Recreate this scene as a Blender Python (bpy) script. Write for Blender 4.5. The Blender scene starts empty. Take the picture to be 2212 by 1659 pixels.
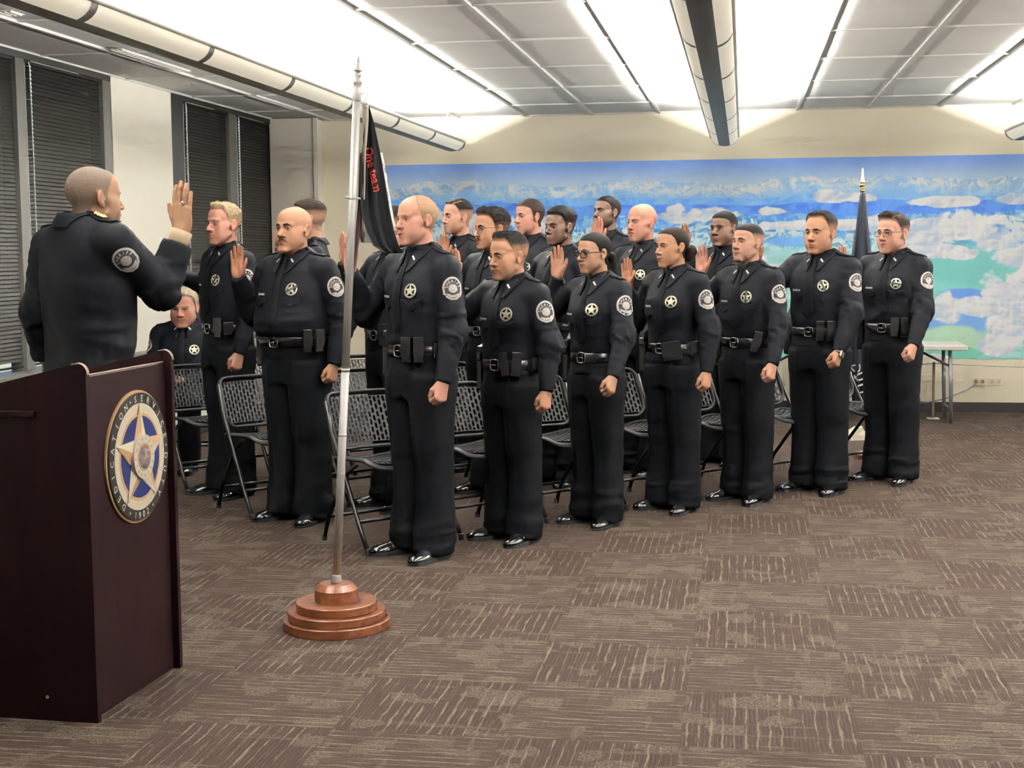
LAMP_W = 102.0
LAMP_S = 2.8
LAMP_TILT = .80
LAMP_Z = .038
LAMP_C = (1.0, .975, .94)
LAMP_P = .19
CARPET_K = .108
EXPO = 1.12
import bpy, bmesh, math, random
import numpy as np
from mathutils import Vector, Matrix, Euler
from mathutils.bvhtree import BVHTree

random.seed(7)
RNG = np.random.default_rng(11)
SC = bpy.context.scene
COL = SC.collection
f32 = np.float32

# ------------------------------------------------------------------ camera model (2212 x 1659)
PXW, PXH, FOC = 2212.0, 1659.0, 3050.0
CAM_H, PITCH, ROLL = 1.46, 0.0944, 0.0077
_f = np.array([0, math.cos(PITCH), -math.sin(PITCH)])
_r0 = np.array([1.0, 0, 0]); _u0 = np.array([0, math.sin(PITCH), math.cos(PITCH)])
CAM_R = math.cos(ROLL) * _r0 - math.sin(ROLL) * _u0
CAM_U = math.sin(ROLL) * _r0 + math.cos(ROLL) * _u0
CAM_P = np.array([0, 0, CAM_H])

def ray(px, py):
    return _f + CAM_R * (px - PXW / 2) / FOC - CAM_U * (py - PXH / 2) / FOC

def on_z(px, py, z=0.0):
    d = ray(px, py)
    return CAM_P + d * ((z - CAM_H) / d[2])

def on_plane(px, py, p0, n):
    d = ray(px, py)
    return CAM_P + d * (np.dot(np.asarray(p0) - CAM_P, n) / np.dot(d, n))

def at_depth(px, py, y):
    d = ray(px, py)
    return CAM_P + d * (y / d[1])

def project(p):
    v = np.asarray(p, float) - CAM_P
    z = v @ _f
    return PXW / 2 + FOC * (v @ CAM_R) / z, PXH / 2 - FOC * (v @ CAM_U) / z

cam = bpy.data.cameras.new('camera')
cam_o = bpy.data.objects.new('camera', cam); COL.objects.link(cam_o)
cam.sensor_fit = 'HORIZONTAL'; cam.sensor_width = 36.0
cam.lens = FOC * 36.0 / PXW
cam.clip_start = 0.05; cam.clip_end = 100
m = Matrix.Identity(4)
for i in range(3):
    m[i][0] = CAM_R[i]; m[i][1] = CAM_U[i]; m[i][2] = -_f[i]; m[i][3] = CAM_P[i]
cam_o.matrix_world = m
SC.camera = cam_o

# ------------------------------------------------------------------ materials
def srgb(r, g, b):
    def c(v):
        v /= 255.0
        return v / 12.92 if v <= .04045 else ((v + .055) / 1.055) ** 2.4
    return (c(r), c(g), c(b))

class NT:
    def __init__(s, name):
        s.m = bpy.data.materials.new(name); s.m.use_nodes = True
        s.t = s.m.node_tree; s.n = s.t.nodes; s.l = s.t.links
        s.b = s.n['Principled BSDF']
    def node(s, typ, **kw):
        n = s.n.new(typ)
        ins = kw.pop('ins', {})
        for k, v in kw.items(): setattr(n, k, v)
        for k, v in ins.items():
            if isinstance(v, bpy.types.NodeSocket): s.l.new(v, n.inputs[k])
            else: n.inputs[k].default_value = v
        return n
    def math(s, op, a, b=0.0, c=0.0):
        n = s.n.new('ShaderNodeMath'); n.operation = op
        for i, v in enumerate((a, b, c)):
            if isinstance(v, bpy.types.NodeSocket): s.l.new(v, n.inputs[i])
            else: n.inputs[i].default_value = v
        return n.outputs[0]
    def mix(s, fac, a, b):
        n = s.n.new('ShaderNodeMix'); n.data_type = 'RGBA'
        for k, v in ((0, fac), (6, a), (7, b)):
            if isinstance(v, bpy.types.NodeSocket): s.l.new(v, n.inputs[k])
            elif k == 0: n.inputs[0].default_value = v
            else: n.inputs[k].default_value = (*v[:3], 1)
        return n.outputs[2]
    def ramp(s, fac, stops):
        n = s.n.new('ShaderNodeValToRGB'); s.l.new(fac, n.inputs[0])
        el = n.color_ramp.elements
        while len(el) < len(stops): el.new(0.5)
        for e, (p, c) in zip(el, stops):
            e.position = p; e.color = (*c[:3], 1) if hasattr(c, '__len__') else (c, c, c, 1)
        return n.outputs[0]
    def noise(s, scale, vec=None, detail=3.0, rough=.55, dim='3D'):
        n = s.n.new('ShaderNodeTexNoise'); n.noise_dimensions = dim
        n.inputs['Scale'].default_value = scale; n.inputs['Detail'].default_value = detail
        n.inputs['Roughness'].default_value = rough
        if vec is not None: s.l.new(vec, n.inputs['Vector'])
        return n.outputs['Fac']
    def obj(s, scale=(1, 1, 1), loc=(0, 0, 0), rot=(0, 0, 0)):
        tc = s.n.new('ShaderNodeTexCoord'); mp = s.n.new('ShaderNodeMapping')
        mp.inputs['Scale'].default_value = scale; mp.inputs['Location'].default_value = loc
        mp.inputs['Rotation'].default_value = rot
        s.l.new(tc.outputs['Object'], mp.inputs['Vector'])
        return mp.outputs['Vector']
    def bump(s, height, strength=.3, dist=.002):
        n = s.n.new('ShaderNodeBump'); n.inputs['Strength'].default_value = strength
        n.inputs['Distance'].default_value = dist
        s.l.new(height, n.inputs['Height']); s.l.new(n.outputs[0], s.b.inputs['Normal'])
    def set(s, **kw):
        names = dict(color='Base Color', rough='Roughness', metal='Metallic', spec='Specular IOR Level',
                     sheen='Sheen Weight', sheenr='Sheen Roughness', coat='Coat Weight', coatr='Coat Roughness',
                     emit='Emission Color', emits='Emission Strength', alpha='Alpha', sss='Subsurface Weight',
                     trans='Transmission Weight', ior='IOR')
        for k, v in kw.items():
            i = s.b.inputs[names[k]]
            if isinstance(v, bpy.types.NodeSocket): s.l.new(v, i)
            elif hasattr(v, '__len__'): i.default_value = (*v[:3], 1)
            else: i.default_value = v
        return s

def simple(name, color, rough=.5, metal=0.0, spec=.5, var=.06, scale=14, **kw):
    """plain paint with a faint procedural variation"""
    t = NT(name)
    nz = t.noise(scale, t.obj())
    dark = tuple(c * (1 - var) for c in color); lite = tuple(min(1, c * (1 + var)) for c in color)
    t.set(color=t.mix(nz, dark, lite), rough=rough, metal=metal, spec=spec, **kw)
    return t.m

def attr_mat(name, rough=.5, spec=.4, bump=None, sss=0.0, metal=0.0, sheen=0.0):
    t = NT(name)
    a = t.node('ShaderNodeAttribute', attribute_name='Col')
    t.set(color=a.outputs['Color'], rough=rough, spec=spec, metal=metal)
    if sheen: t.set(sheen=sheen)
    if sss:
        t.set(sss=sss); t.b.inputs['Subsurface Radius'].default_value = (.009, .004, .002)
        t.b.inputs['Subsurface Scale'].default_value = 1.0
    if bump:
        t.bump(t.noise(bump[0], t.obj(bump[3] if len(bump) > 3 else (1, 1, 1)), 4), bump[1], bump[2])
    return t.m

M = {}
# ------------------------------------------------------------------ mesh helpers
def mk(name, v, faces, mats, parent=None, mi=None, smooth=True, col=None, loc=None):
    """faces: (M,4)/(M,3) int array, or list of tuples"""
    me = bpy.data.meshes.new(name)
    v = np.asarray(v, dtype=f32).reshape(-1, 3)
    if isinstance(faces, np.ndarray) and faces.ndim == 2:
        n, k = faces.shape
        me.vertices.add(len(v)); me.vertices.foreach_set('co', v.ravel())
        me.loops.add(n * k); me.loops.foreach_set('vertex_index', faces.astype(np.int32).ravel())
        me.polygons.add(n)
        me.polygons.foreach_set('loop_start', np.arange(0, n * k, k, dtype=np.int32))
        me.polygons.foreach_set('loop_total', np.full(n, k, dtype=np.int32))
    else:
        me.from_pydata([tuple(p) for p in v], [], [tuple(int(i) for i in f) for f in faces])
    if not isinstance(mats, (list, tuple)): mats = [mats]
    for mm in mats: me.materials.append(mm)
    if mi is not None: me.polygons.foreach_set('material_index', np.asarray(mi, dtype=np.int32))
    if smooth is True:
        me.polygons.foreach_set('use_smooth', np.ones(len(me.polygons), dtype=bool))
    elif smooth is not False and smooth is not None:
        me.polygons.foreach_set('use_smooth', np.asarray(smooth, dtype=bool))
    if col is not None:
        col = np.asarray(col, dtype=f32)
        if col.ndim == 1: col = np.tile(col[None, :3], (len(v), 1))
        c4 = np.ones((len(v), 4), dtype=f32); c4[:, :3] = col[:, :3]
        at = me.attributes.new('Col', 'FLOAT_COLOR', 'POINT'); at.data.foreach_set('color', c4.ravel())
    me.update(calc_edges=True); me.validate()
    o = bpy.data.objects.new(name, me); COL.objects.link(o)
    if parent is not None: o.parent = parent
    if loc is not None: o.location = loc
    return o

class MB:
    """collects shapes into one mesh"""
    def __init__(s): s.v = []; s.f = []; s.mi = []; s.sm = []; s.n = 0
    def add(s, v, f, mi=0, smooth=False):
        v = np.asarray(v, float).reshape(-1, 3)
        s.v.append(v)
        for q in f:
            s.f.append(tuple(int(i) + s.n for i in q)); s.mi.append(mi); s.sm.append(smooth)
        s.n += len(v); return s
    def box(s, c, size, R=None, mi=0, bev=0.0):
        bm = bmesh.new(); bmesh.ops.create_cube(bm, size=1.0)
        for q in bm.verts: q.co = Vector((q.co.x * size[0], q.co.y * size[1], q.co.z * size[2]))
        if bev > 0:
            bmesh.ops.bevel(bm, geom=list(bm.edges), offset=bev, segments=2, affect='EDGES', profile=.5)
        v = np.array([q.co[:] for q in bm.verts]); bm.verts.index_update()
        f = [[q.index for q in p.verts] for p in bm.faces]; bm.free()
        if R is not None: v = v @ np.asarray(R).T
        return s.add(v + np.asarray(c), f, mi, False)
    def tube(s, pts, r, n=10, closed=False, cap=True, mi=0, flat=None):
        P = np.asarray(pts, float); k = len(P)
        r = np.full(k, r) if np.isscalar(r) else np.asarray(r, float)
        T = np.zeros_like(P)
        for i in range(k):
            a = P[(i - 1) % k] if (closed or i > 0) else P[i]
            b = P[(i + 1) % k] if (closed or i < k - 1) else P[i]
            t = b - a; T[i] = t / (np.linalg.norm(t) + 1e-12)
        up = np.array([0, 0, 1.0]) if abs(T[0][2]) < .9 else np.array([1.0, 0, 0])
        N = np.cross(T[0], up); N /= np.linalg.norm(N)
        V = []
        for i in range(k):
            N = N - T[i] * np.dot(N, T[i]); N /= (np.linalg.norm(N) + 1e-12)
            B = np.cross(T[i], N)
            for j in range(n):
                a = 2 * math.pi * j / n
                ca, sa = math.cos(a), math.sin(a)
                if flat: sa *= flat
                V.append(P[i] + r[i] * (ca * N + sa * B))
        F = []
        for i in range(k if closed else k - 1):
            for j in range(n):
                a = i * n + j; b = i * n + (j + 1) % n
                c = ((i + 1) % k) * n + (j + 1) % n; d = ((i + 1) % k) * n + j
                F.append((a, b, c, d))
        if cap and not closed:
            F.append(tuple(range(n - 1, -1, -1))); F.append(tuple((k - 1) * n + j for j in range(n)))
        return s.add(V, F, mi, True)
    def lathe(s, prof, n=48, mi=0, c=(0, 0, 0), smooth=False, M=None):
        V = []; k = len(prof)
        for r_, z in prof:
            for j in range(n):
                a = 2 * math.pi * j / n
                V.append((r_ * math.cos(a), r_ * math.sin(a), z))
        F = []
        for i in range(k - 1):
            for j in range(n):
                F.append((i * n + j, i * n + (j + 1) % n, (i + 1) * n + (j + 1) % n, (i + 1) * n + j))
        F.append(tuple(range(n - 1, -1, -1))); F.append(tuple((k - 1) * n + j for j in range(n)))
        V = np.array(V)
        if M is not None: V = V @ np.asarray(M)[:3, :3].T
        return s.add(V + np.asarray(c), F, mi, smooth)
    def ell(s, c, r, n=16, m=10, mi=0):
        V = []; F = []
        for i in range(m + 1):
            p = math.pi * i / m
            for j in range(n):
                a = 2 * math.pi * j / n
                V.append((c[0] + r[0] * math.sin(p) * math.cos(a), c[1] + r[1] * math.sin(p) * math.sin(a), c[2] + r[2] * math.cos(p)))
        for i in range(m):
            for j in range(n):
                F.append((i * n + j, (i + 1) * n + j, (i + 1) * n + (j + 1) % n, i * n + (j + 1) % n))
        return s.add(V, F, mi, True)
    def prism(s, poly, h, T, mi=0):
        """poly: 2-D outline, extruded by h; T: function (u,v,w)->xyz"""
        k = len(poly)
        V = [T(u, v, 0) for u, v in poly] + [T(u, v, h) for u, v in poly]
        F = [tuple(range(k - 1, -1, -1)), tuple(range(k, 2 * k))]
        F += [(i, (i + 1) % k, k + (i + 1) % k, k + i) for i in range(k)]
        return s.add(V, F, mi, False)
    def build(s, name, mats, parent=None, loc=None, col=None):
        return mk(name, np.concatenate(s.v), s.f, mats, parent, s.mi, s.sm, col, loc)

def rotz(a):
    c, q = math.cos(a), math.sin(a)
    return np.array([[c, -q, 0], [q, c, 0], [0, 0, 1.0]])

def tag(o, label=None, cat=None, group=None, kind=None):
    if label: o['label'] = label
    if cat: o['category'] = cat
    if group: o['group'] = group
    if kind: o['kind'] = kind
    return o

def empty(name, loc, rz=0.0):
    o = bpy.data.objects.new(name, None); COL.objects.link(o)
    o.location = loc; o.rotation_euler = (0, 0, rz); o.empty_display_size = .1
    return o

def dup(root, loc=None, rz=None):
    r = root.copy(); COL.objects.link(r)
    if loc is not None: r.location = loc
    if rz is not None: r.rotation_euler = (0, 0, rz)
    for ch in list(root.children):
        c = ch.copy(); COL.objects.link(c); c.parent = r
        for g in list(ch.children):
            d = g.copy(); COL.objects.link(d); d.parent = c
    return r

# ------------------------------------------------------------------ text -> flat mesh
_tc = {}
def glyph(ch, bold=True):
    """flat mesh of a string, unit size, centred on x, baseline at 0"""
    if ch in _tc: return _tc[ch]
    cu = bpy.data.curves.new('txt', 'FONT'); cu.body = ch; cu.size = 1.0; cu.align_x = 'CENTER'
    cu.resolution_u = 2
    if bold: cu.offset = .018
    o = bpy.data.objects.new('txt', cu); COL.objects.link(o)
    dg = bpy.context.evaluated_depsgraph_get(); dg.update()
    me = bpy.data.meshes.new_from_object(o.evaluated_get(dg))
    v = np.array([q.co[:] for q in me.vertices]).reshape(-1, 3)[:, :2]
    f = [list(p.vertices) for p in me.polygons]
    bpy.data.objects.remove(o); bpy.data.curves.remove(cu); bpy.data.meshes.remove(me)
    _tc[ch] = (v, f); return v, f

def arc_text(txt, R, size, a0, a1, inward=False, squash=1.0):
    """letters along a circle; angles in degrees clockwise from the top; list of (verts2d, faces)"""
    out = []; n = len(txt)
    for i, ch in enumerate(txt):
        if ch == ' ': continue
        a = math.radians(a0 + (a1 - a0) * (i / max(1, n - 1)))
        v, f = glyph(ch)
        if len(v) == 0: continue
        v = v * size; v = v * np.array([squash, 1.0])
        hh = v[:, 1].max() if len(v) else 0
        if not inward:
            p = v + np.array([0, R]); c, q = math.cos(-a), math.sin(-a)
        else:
            p = v - np.array([0, R]) ; c, q = math.cos(-a + math.pi), math.sin(-a + math.pi)
        out.append((p @ np.array([[c, q], [-q, c]]), f))
    return out

def star_poly(R, r, k=5, rot=0.0):
    return [((R if i % 2 == 0 else r) * math.sin(rot + math.pi * i / k), (R if i % 2 == 0 else r) * math.cos(rot + math.pi * i / k)) for i in range(2 * k)]

def disc_poly(R, n=28, cx=0, cy=0):
    return [(cx + R * math.sin(2 * math.pi * i / n), cy + R * math.cos(2 * math.pi * i / n)) for i in range(n)]

# ------------------------------------------------------------------ noise in numpy
def vnoise2(u, v, seed=0):
    """value noise, arrays u,v"""
    iu = np.floor(u).astype(np.int64); iv = np.floor(v).astype(np.int64)
    fu = u - iu; fv = v - iv
    fu = fu * fu * (3 - 2 * fu); fv = fv * fv * (3 - 2 * fv)
    def h(a, b):
        n = (a * 374761393 + b * 668265263 + seed * 1442695041) & 0xFFFFFFFF
        n = ((n ^ (n >> 13)) * 1274126177) & 0xFFFFFFFF
        return ((n ^ (n >> 16)) & 0xFFFFFF) / float(0xFFFFFF)
    return (h(iu, iv) * (1 - fu) + h(iu + 1, iv) * fu) * (1 - fv) + (h(iu, iv + 1) * (1 - fu) + h(iu + 1, iv + 1) * fu) * fv

def fbm2(u, v, oct=5, seed=0, ridged=False, gain=.5):
    a = 1.0; s = 0; n = 0
    for i in range(oct):
        x = vnoise2(u * 2 ** i + i * 17.3, v * 2 ** i + i * 9.1, seed + i)
        if ridged: x = 1 - abs(2 * x - 1)
        s = s + a * x; n += a; a *= gain
    return s / n

def noise3(P, seed=0):
    return (vnoise2(P[:, 0] + 3.1 * seed, P[:, 1] + .7 * P[:, 2], seed) + vnoise2(P[:, 1] * .9 + 5.7, P[:, 2] + .4 * P[:, 0], seed + 5) + vnoise2(P[:, 2] * 1.1, P[:, 0] - .6 * P[:, 1], seed + 9)) / 1.5 - 1.0

def sstep(a, b, x):
    t = np.clip((x - a) / (b - a), 0, 1); return t * t * (3 - 2 * t)

# ------------------------------------------------------------------ signed distances and surface nets
class Vol:
    def __init__(s, lo, hi, h):
        s.lo = np.asarray(lo, float); s.h = h
        n = np.ceil((np.asarray(hi) - s.lo) / h).astype(int) + 1
        s.x = (s.lo[0] + h * np.arange(n[0]))[:, None, None].astype(f32)
        s.y = (s.lo[1] + h * np.arange(n[1]))[None, :, None].astype(f32)
        s.z = (s.lo[2] + h * np.arange(n[2]))[None, None, :].astype(f32)
        s.shape = tuple(n)
    def ax(s):  # mirrored copy
        q = Vol.__new__(Vol); q.lo = s.lo; q.h = s.h; q.x = np.abs(s.x); q.y = s.y; q.z = s.z; q.shape = s.shape
        return q

def sd_ell(V, c, r, rot=None):
    x, y, z = V.x - c[0], V.y - c[1], V.z - c[2]
    if rot is not None:
        R = np.asarray(rot, f32)
        x, y, z = R[0, 0] * x + R[1, 0] * y + R[2, 0] * z, R[0, 1] * x + R[1, 1] * y + R[2, 1] * z, R[0, 2] * x + R[1, 2] * y + R[2, 2] * z
    a = (x / r[0]) ** 2 + (y / r[1]) ** 2 + (z / r[2]) ** 2
    b = (x / r[0] ** 2) ** 2 + (y / r[1] ** 2) ** 2 + (z / r[2] ** 2) ** 2
    k0 = np.sqrt(a); return k0 * (k0 - 1) / (np.sqrt(b) + 1e-6)

def sd_cone(V, a, b, ra, rb):
    a = np.asarray(a, float); b = np.asarray(b, float); ab = b - a
    x, y, z = V.x - a[0], V.y - a[1], V.z - a[2]
    t = np.clip((x * ab[0] + y * ab[1] + z * ab[2]) / (ab @ ab + 1e-9), 0, 1)
    return np.sqrt((x - t * ab[0]) ** 2 + (y - t * ab[1]) ** 2 + (z - t * ab[2]) ** 2) - (ra + (rb - ra) * t)

def smin(a, b, k):
    h = np.clip(.5 + .5 * (b - a) / k, 0, 1)
    return b + (a - b) * h - k * h * (1 - h)

def ssub(a, b, k):  # a minus b
    return -smin(-a, b, k)

def nets(F, lo, h):
    F = np.ascontiguousarray(F, dtype=f32); s = F < 0
    c = s[:-1, :-1, :-1].astype(np.int8)
    for dx in (0, 1):
        for dy in (0, 1):
            for dz in (0, 1):
                if dx + dy + dz:
                    c = c + s[dx:s.shape[0] - 1 + dx, dy:s.shape[1] - 1 + dy, dz:s.shape[2] - 1 + dz]
    act = (c > 0) & (c < 8)
    I, J, K = np.nonzero(act)
    idx = np.full(act.shape, -1, dtype=np.int32); idx[I, J, K] = np.arange(len(I))
    pos = np.zeros((len(I), 3)); cnt = np.zeros(len(I))
    cr = [(a, b, d) for a in (0, 1) for b in (0, 1) for d in (0, 1)]
    val = {q: F[I + q[0], J + q[1], K + q[2]] for q in cr}
    for q in cr:
        for ax in range(3):
            if q[ax] == 0:
                e = list(q); e[ax] = 1; e = tuple(e)
                va, vb = val[q], val[e]; mk_ = (va < 0) != (vb < 0)
                t = np.where(mk_, va / np.where(va - vb == 0, 1, va - vb), 0)
                p = np.tile(np.array(q, float), (len(I), 1)); p[:, ax] += t
                pos += p * mk_[:, None]; cnt += mk_
    pos = pos / cnt[:, None] + np.stack([I, J, K], 1)
    V = pos * h + np.asarray(lo)
    Q = []
    for ax in range(3):
        sl = [slice(1, None)] * 3; sl[ax] = slice(0, -1)
        a = s[tuple(slice(0, -1) if i == ax else slice(None) for i in range(3))]
        b = s[tuple(slice(1, None) if i == ax else slice(None) for i in range(3))]
        i, j, k = np.nonzero(a != b)
        u, w = [(1, 2), (2, 0), (0, 1)][ax]
        g = np.stack([i, j, k], 1)
        ok = (g[:, u] >= 1) & (g[:, w] >= 1) & (g[:, u] < act.shape[u]) & (g[:, w] < act.shape[w])
        g = g[ok]; sg = a[g[:, 0], g[:, 1], g[:, 2]]
        def at(du, dw):
            q = g.copy(); q[:, u] += du; q[:, w] += dw
            return idx[q[:, 0], q[:, 1], q[:, 2]]
        quad = np.stack([at(-1, -1), at(0, -1), at(0, 0), at(-1, 0)], 1)
        quad[~sg] = quad[~sg][:, ::-1]
        Q.append(quad)
    Q = np.concatenate(Q); Q = Q[(Q >= 0).all(1)]
    return V, Q

def vnormals(V, Q):
    n = np.zeros_like(V)
    fn = np.cross(V[Q[:, 2]] - V[Q[:, 0]], V[Q[:, 3 if Q.shape[1] > 3 else 1]] - V[Q[:, 1]])
    if Q.shape[1] == 3: fn = np.cross(V[Q[:, 1]] - V[Q[:, 0]], V[Q[:, 2]] - V[Q[:, 0]])
    for i in range(Q.shape[1]): np.add.at(n, Q[:, i], fn)
    return n / (np.linalg.norm(n, axis=1)[:, None] + 1e-12)

def lap(V, Q, it=1, w=.5):
    for _ in range(it):
        s = np.zeros_like(V); c = np.zeros(len(V))
        for a, b in ((0, 1), (1, 2), (2, 3), (3, 0)):
            np.add.at(s, Q[:, a], V[Q[:, b]]); np.add.at(c, Q[:, a], 1)
            np.add.at(s, Q[:, b], V[Q[:, a]]); np.add.at(c, Q[:, b], 1)
        V = V + w * (s / np.maximum(c, 1)[:, None] - V)
    return V

def grid_faces(nu, nv, wrap=False):
    F = []
    for i in range(nu - 1):
        for j in range(nv if wrap else nv - 1):
            F.append((i * nv + j, i * nv + (j + 1) % nv, (i + 1) * nv + (j + 1) % nv, (i + 1) * nv + j))
    return np.array(F)
# ------------------------------------------------------------------ the head, sculpted once, then varied per person
def make_head():
    h = .0024
    V = Vol((-.106, -.135, -.27), (.106, .13, .135), h); A = V.ax()
    d = smin(sd_ell(V, (0, -.017, .033), (.0765, .097, .084)), sd_ell(V, (0, .028, -.032), (.060, .059, .084)), .03)
    d = smin(d, sd_ell(V, (0, .042, .045), (.056, .042, .050)), .03)
    d = smin(d, sd_cone(A, (.053, .002, -.060), (.019, .066, -.103), .0155, .0145), .022)
    d = smin(d, sd_ell(V, (0, .071, -.103), (.019, .0145, .0145)), .02)
    d = smin(d, sd_cone(A, (.043, .051, -.017), (.056, .025, -.012), .020, .016), .025)
    d = smin(d, sd_ell(A, (.036, .042, -.058), (.026, .030, .032)), .03)
    d = smin(d, sd_ell(V, (0, .064, -.068), (.030, .0265, .027)), .02)
    d = smin(d, sd_cone(A, (.011, .0835, .0185), (.044, .0670, .0195), .0105, .0100), .012)
    # neck
    d = smin(d, sd_cone(V, (0, -.032, -.05), (0, -.047, -.235), .0495, .056), .024)
    d = smin(d, sd_cone(V, (0, .022, -.083), (0, -.012, -.118), .027, .030), .022)
    d = smin(d, sd_cone(A, (.0, -.05, -.22), (.085, -.055, -.275), .05, .05), .03)
    # nose
    d = smin(d, sd_cone(V, (0, .0805, .012), (0, .1040, -.030), .0080, .0102), .012)
    d = smin(d, sd_ell(V, (0, .1060, -.0345), (.0115, .0108, .0095)), .006)
    d = smin(d, sd_ell(A, (.0138, .0925, -.0375), (.0078, .0100, .0078)), .007)
    # eye sockets, eyeball bulge, lids
    d = ssub(d, sd_ell(A, (.0310, .0920, -.0015), (.0185, .0180, .0120)), .012)
    d = smin(d, sd_ell(A, (.0315, .0665, -.0015), (.0150, .0135, .0125)), .004)
    d = smin(d, smin(sd_cone(A, (.0180, .0775, .0015), (.0310, .0812, .0068), .0022, .0030), sd_cone(A, (.0310, .0812, .0068), (.0450, .0725, .0025), .0030, .0022), .002), .003)
    d = smin(d, smin(sd_cone(A, (.0190, .0765, -.0040), (.0310, .0790, -.0085), .0016, .0020), sd_cone(A, (.0310, .0790, -.0085), (.0440, .0715, -.0030), .0020, .0016), .002), .004)
    # lips
    up = smin(sd_cone(A, (.0255, .0790, -.0668), (.0085, .0920, -.0622), .0026, .0050), sd_cone(A, (.0085, .0920, -.0622), (.0, .0925, -.0640), .0050, .0046), .003)
    lo = sd_cone(A, (.0225, .0790, -.0700), (.0, .0905, -.0738), .0030, .0066)
    d = smin(d, up, .004); d = smin(d, lo, .004)
    lips = np.minimum(up, lo)
    d = ssub(d, sd_cone(A, (.0265, .0845, -.0677), (.0, .0995, -.0684), .0014, .0018), .0025)
    d = ssub(d, sd_ell(A, (.0062, .1010, -.0437), (.0036, .0052, .0034)), .002)
    # ears
    ca, sa = math.cos(.42), math.sin(.42); ct, st = math.cos(.16), math.sin(.16)
    R = np.array([[ca, -sa, 0], [sa, ca, 0], [0, 0, 1]]) @ np.array([[1, 0, 0], [0, ct, -st], [0, st, ct]])
    ear = sd_ell(A, (.0795, -.018, -.004), (.0070, .0165, .0290), R)
    ear = smin(ear, sd_ell(A, (.0765, -.010, -.030), (.006, .009, .010)), .008)
    ear = ssub(ear, sd_ell(A, (.0860, -.0145, .0005), (.0068, .0095, .0190), R), .003)
    ear = smin(ear, sd_ell(A, (.0800, -.0185, .004), (.0030, .0045, .0130), R), .003)
    ear = smin(ear, sd_ell(A, (.0745, -.003, -.008), (.0055, .006, .008)), .006)
    d = smin(d, ear, .006)
    v, q = nets(d, V.lo, h)
    v = lap(v, q, 2, .35)
    # drop the open bottom cap
    keep = (v[q][:, :, 2] > -.262).all(1); q = q[keep]
    def dist(pts_c):  # cheap masks from positions
        return np.linalg.norm((v - np.array(pts_c[0])) / np.array(pts_c[1]), axis=1)
    gx = np.abs(v[:, 0]); mk_ = {}
    # lip mask: sample the lip field
    ii = np.clip(np.round((v - V.lo) / h).astype(int), 0, np.array(d.shape) - 1)
    mk_['lip'] = 1 - sstep(.0012, .0036, lips[ii[:, 0], ii[:, 1], ii[:, 2]])
    mk_['ear'] = 1 - sstep(.001, .004, ear[ii[:, 0], ii[:, 1], ii[:, 2]])
    ax = np.stack([gx, v[:, 1], v[:, 2]], 1)
    g = lambda c, r: np.exp(-(((ax - np.array(c)) / np.array(r)) ** 2).sum(1))
    mk_['flush'] = np.clip(g((.042, .06, -.035), (.022, .04, .022)) + .9 * g((0, .1, -.032), (.016, .02, .014)) + .8 * mk_['ear'], 0, 1)
    mk_['nostril'] = g((.0062, .096, -.0435), (.0034, .007, .003))
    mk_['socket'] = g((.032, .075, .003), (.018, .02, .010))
    jaw = sstep(-.048, -.066, v[:, 2] - .35 * np.clip(gx - .035, 0, 1) * 1.6) * sstep(-.150, -.118, v[:, 2]) * sstep(-.012, .010, v[:, 1])
    mus = g((.012, .09, -.0555), (.020, .03, .0075))
    mk_['stub'] = np.clip(np.maximum(jaw * (1 - g((.0, .09, -.058), (.03, .05, .012)) * .4), mus), 0, 1) * (1 - mk_['lip'])
    return v, q, mk_, vnormals(v, q)

HV, HQ, HM, HN = make_head()
HB = BVHTree.FromPolygons([tuple(p) for p in HV], [tuple(int(i) for i in f) for f in HQ])

def on_face(x, z, off=0.0):
    """point on the base face straight in front"""
    hit = HB.ray_cast(Vector((x, .3, z)), Vector((0, -1, 0)))
    p = hit[0]; return np.array([x, p.y + off, z])

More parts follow.
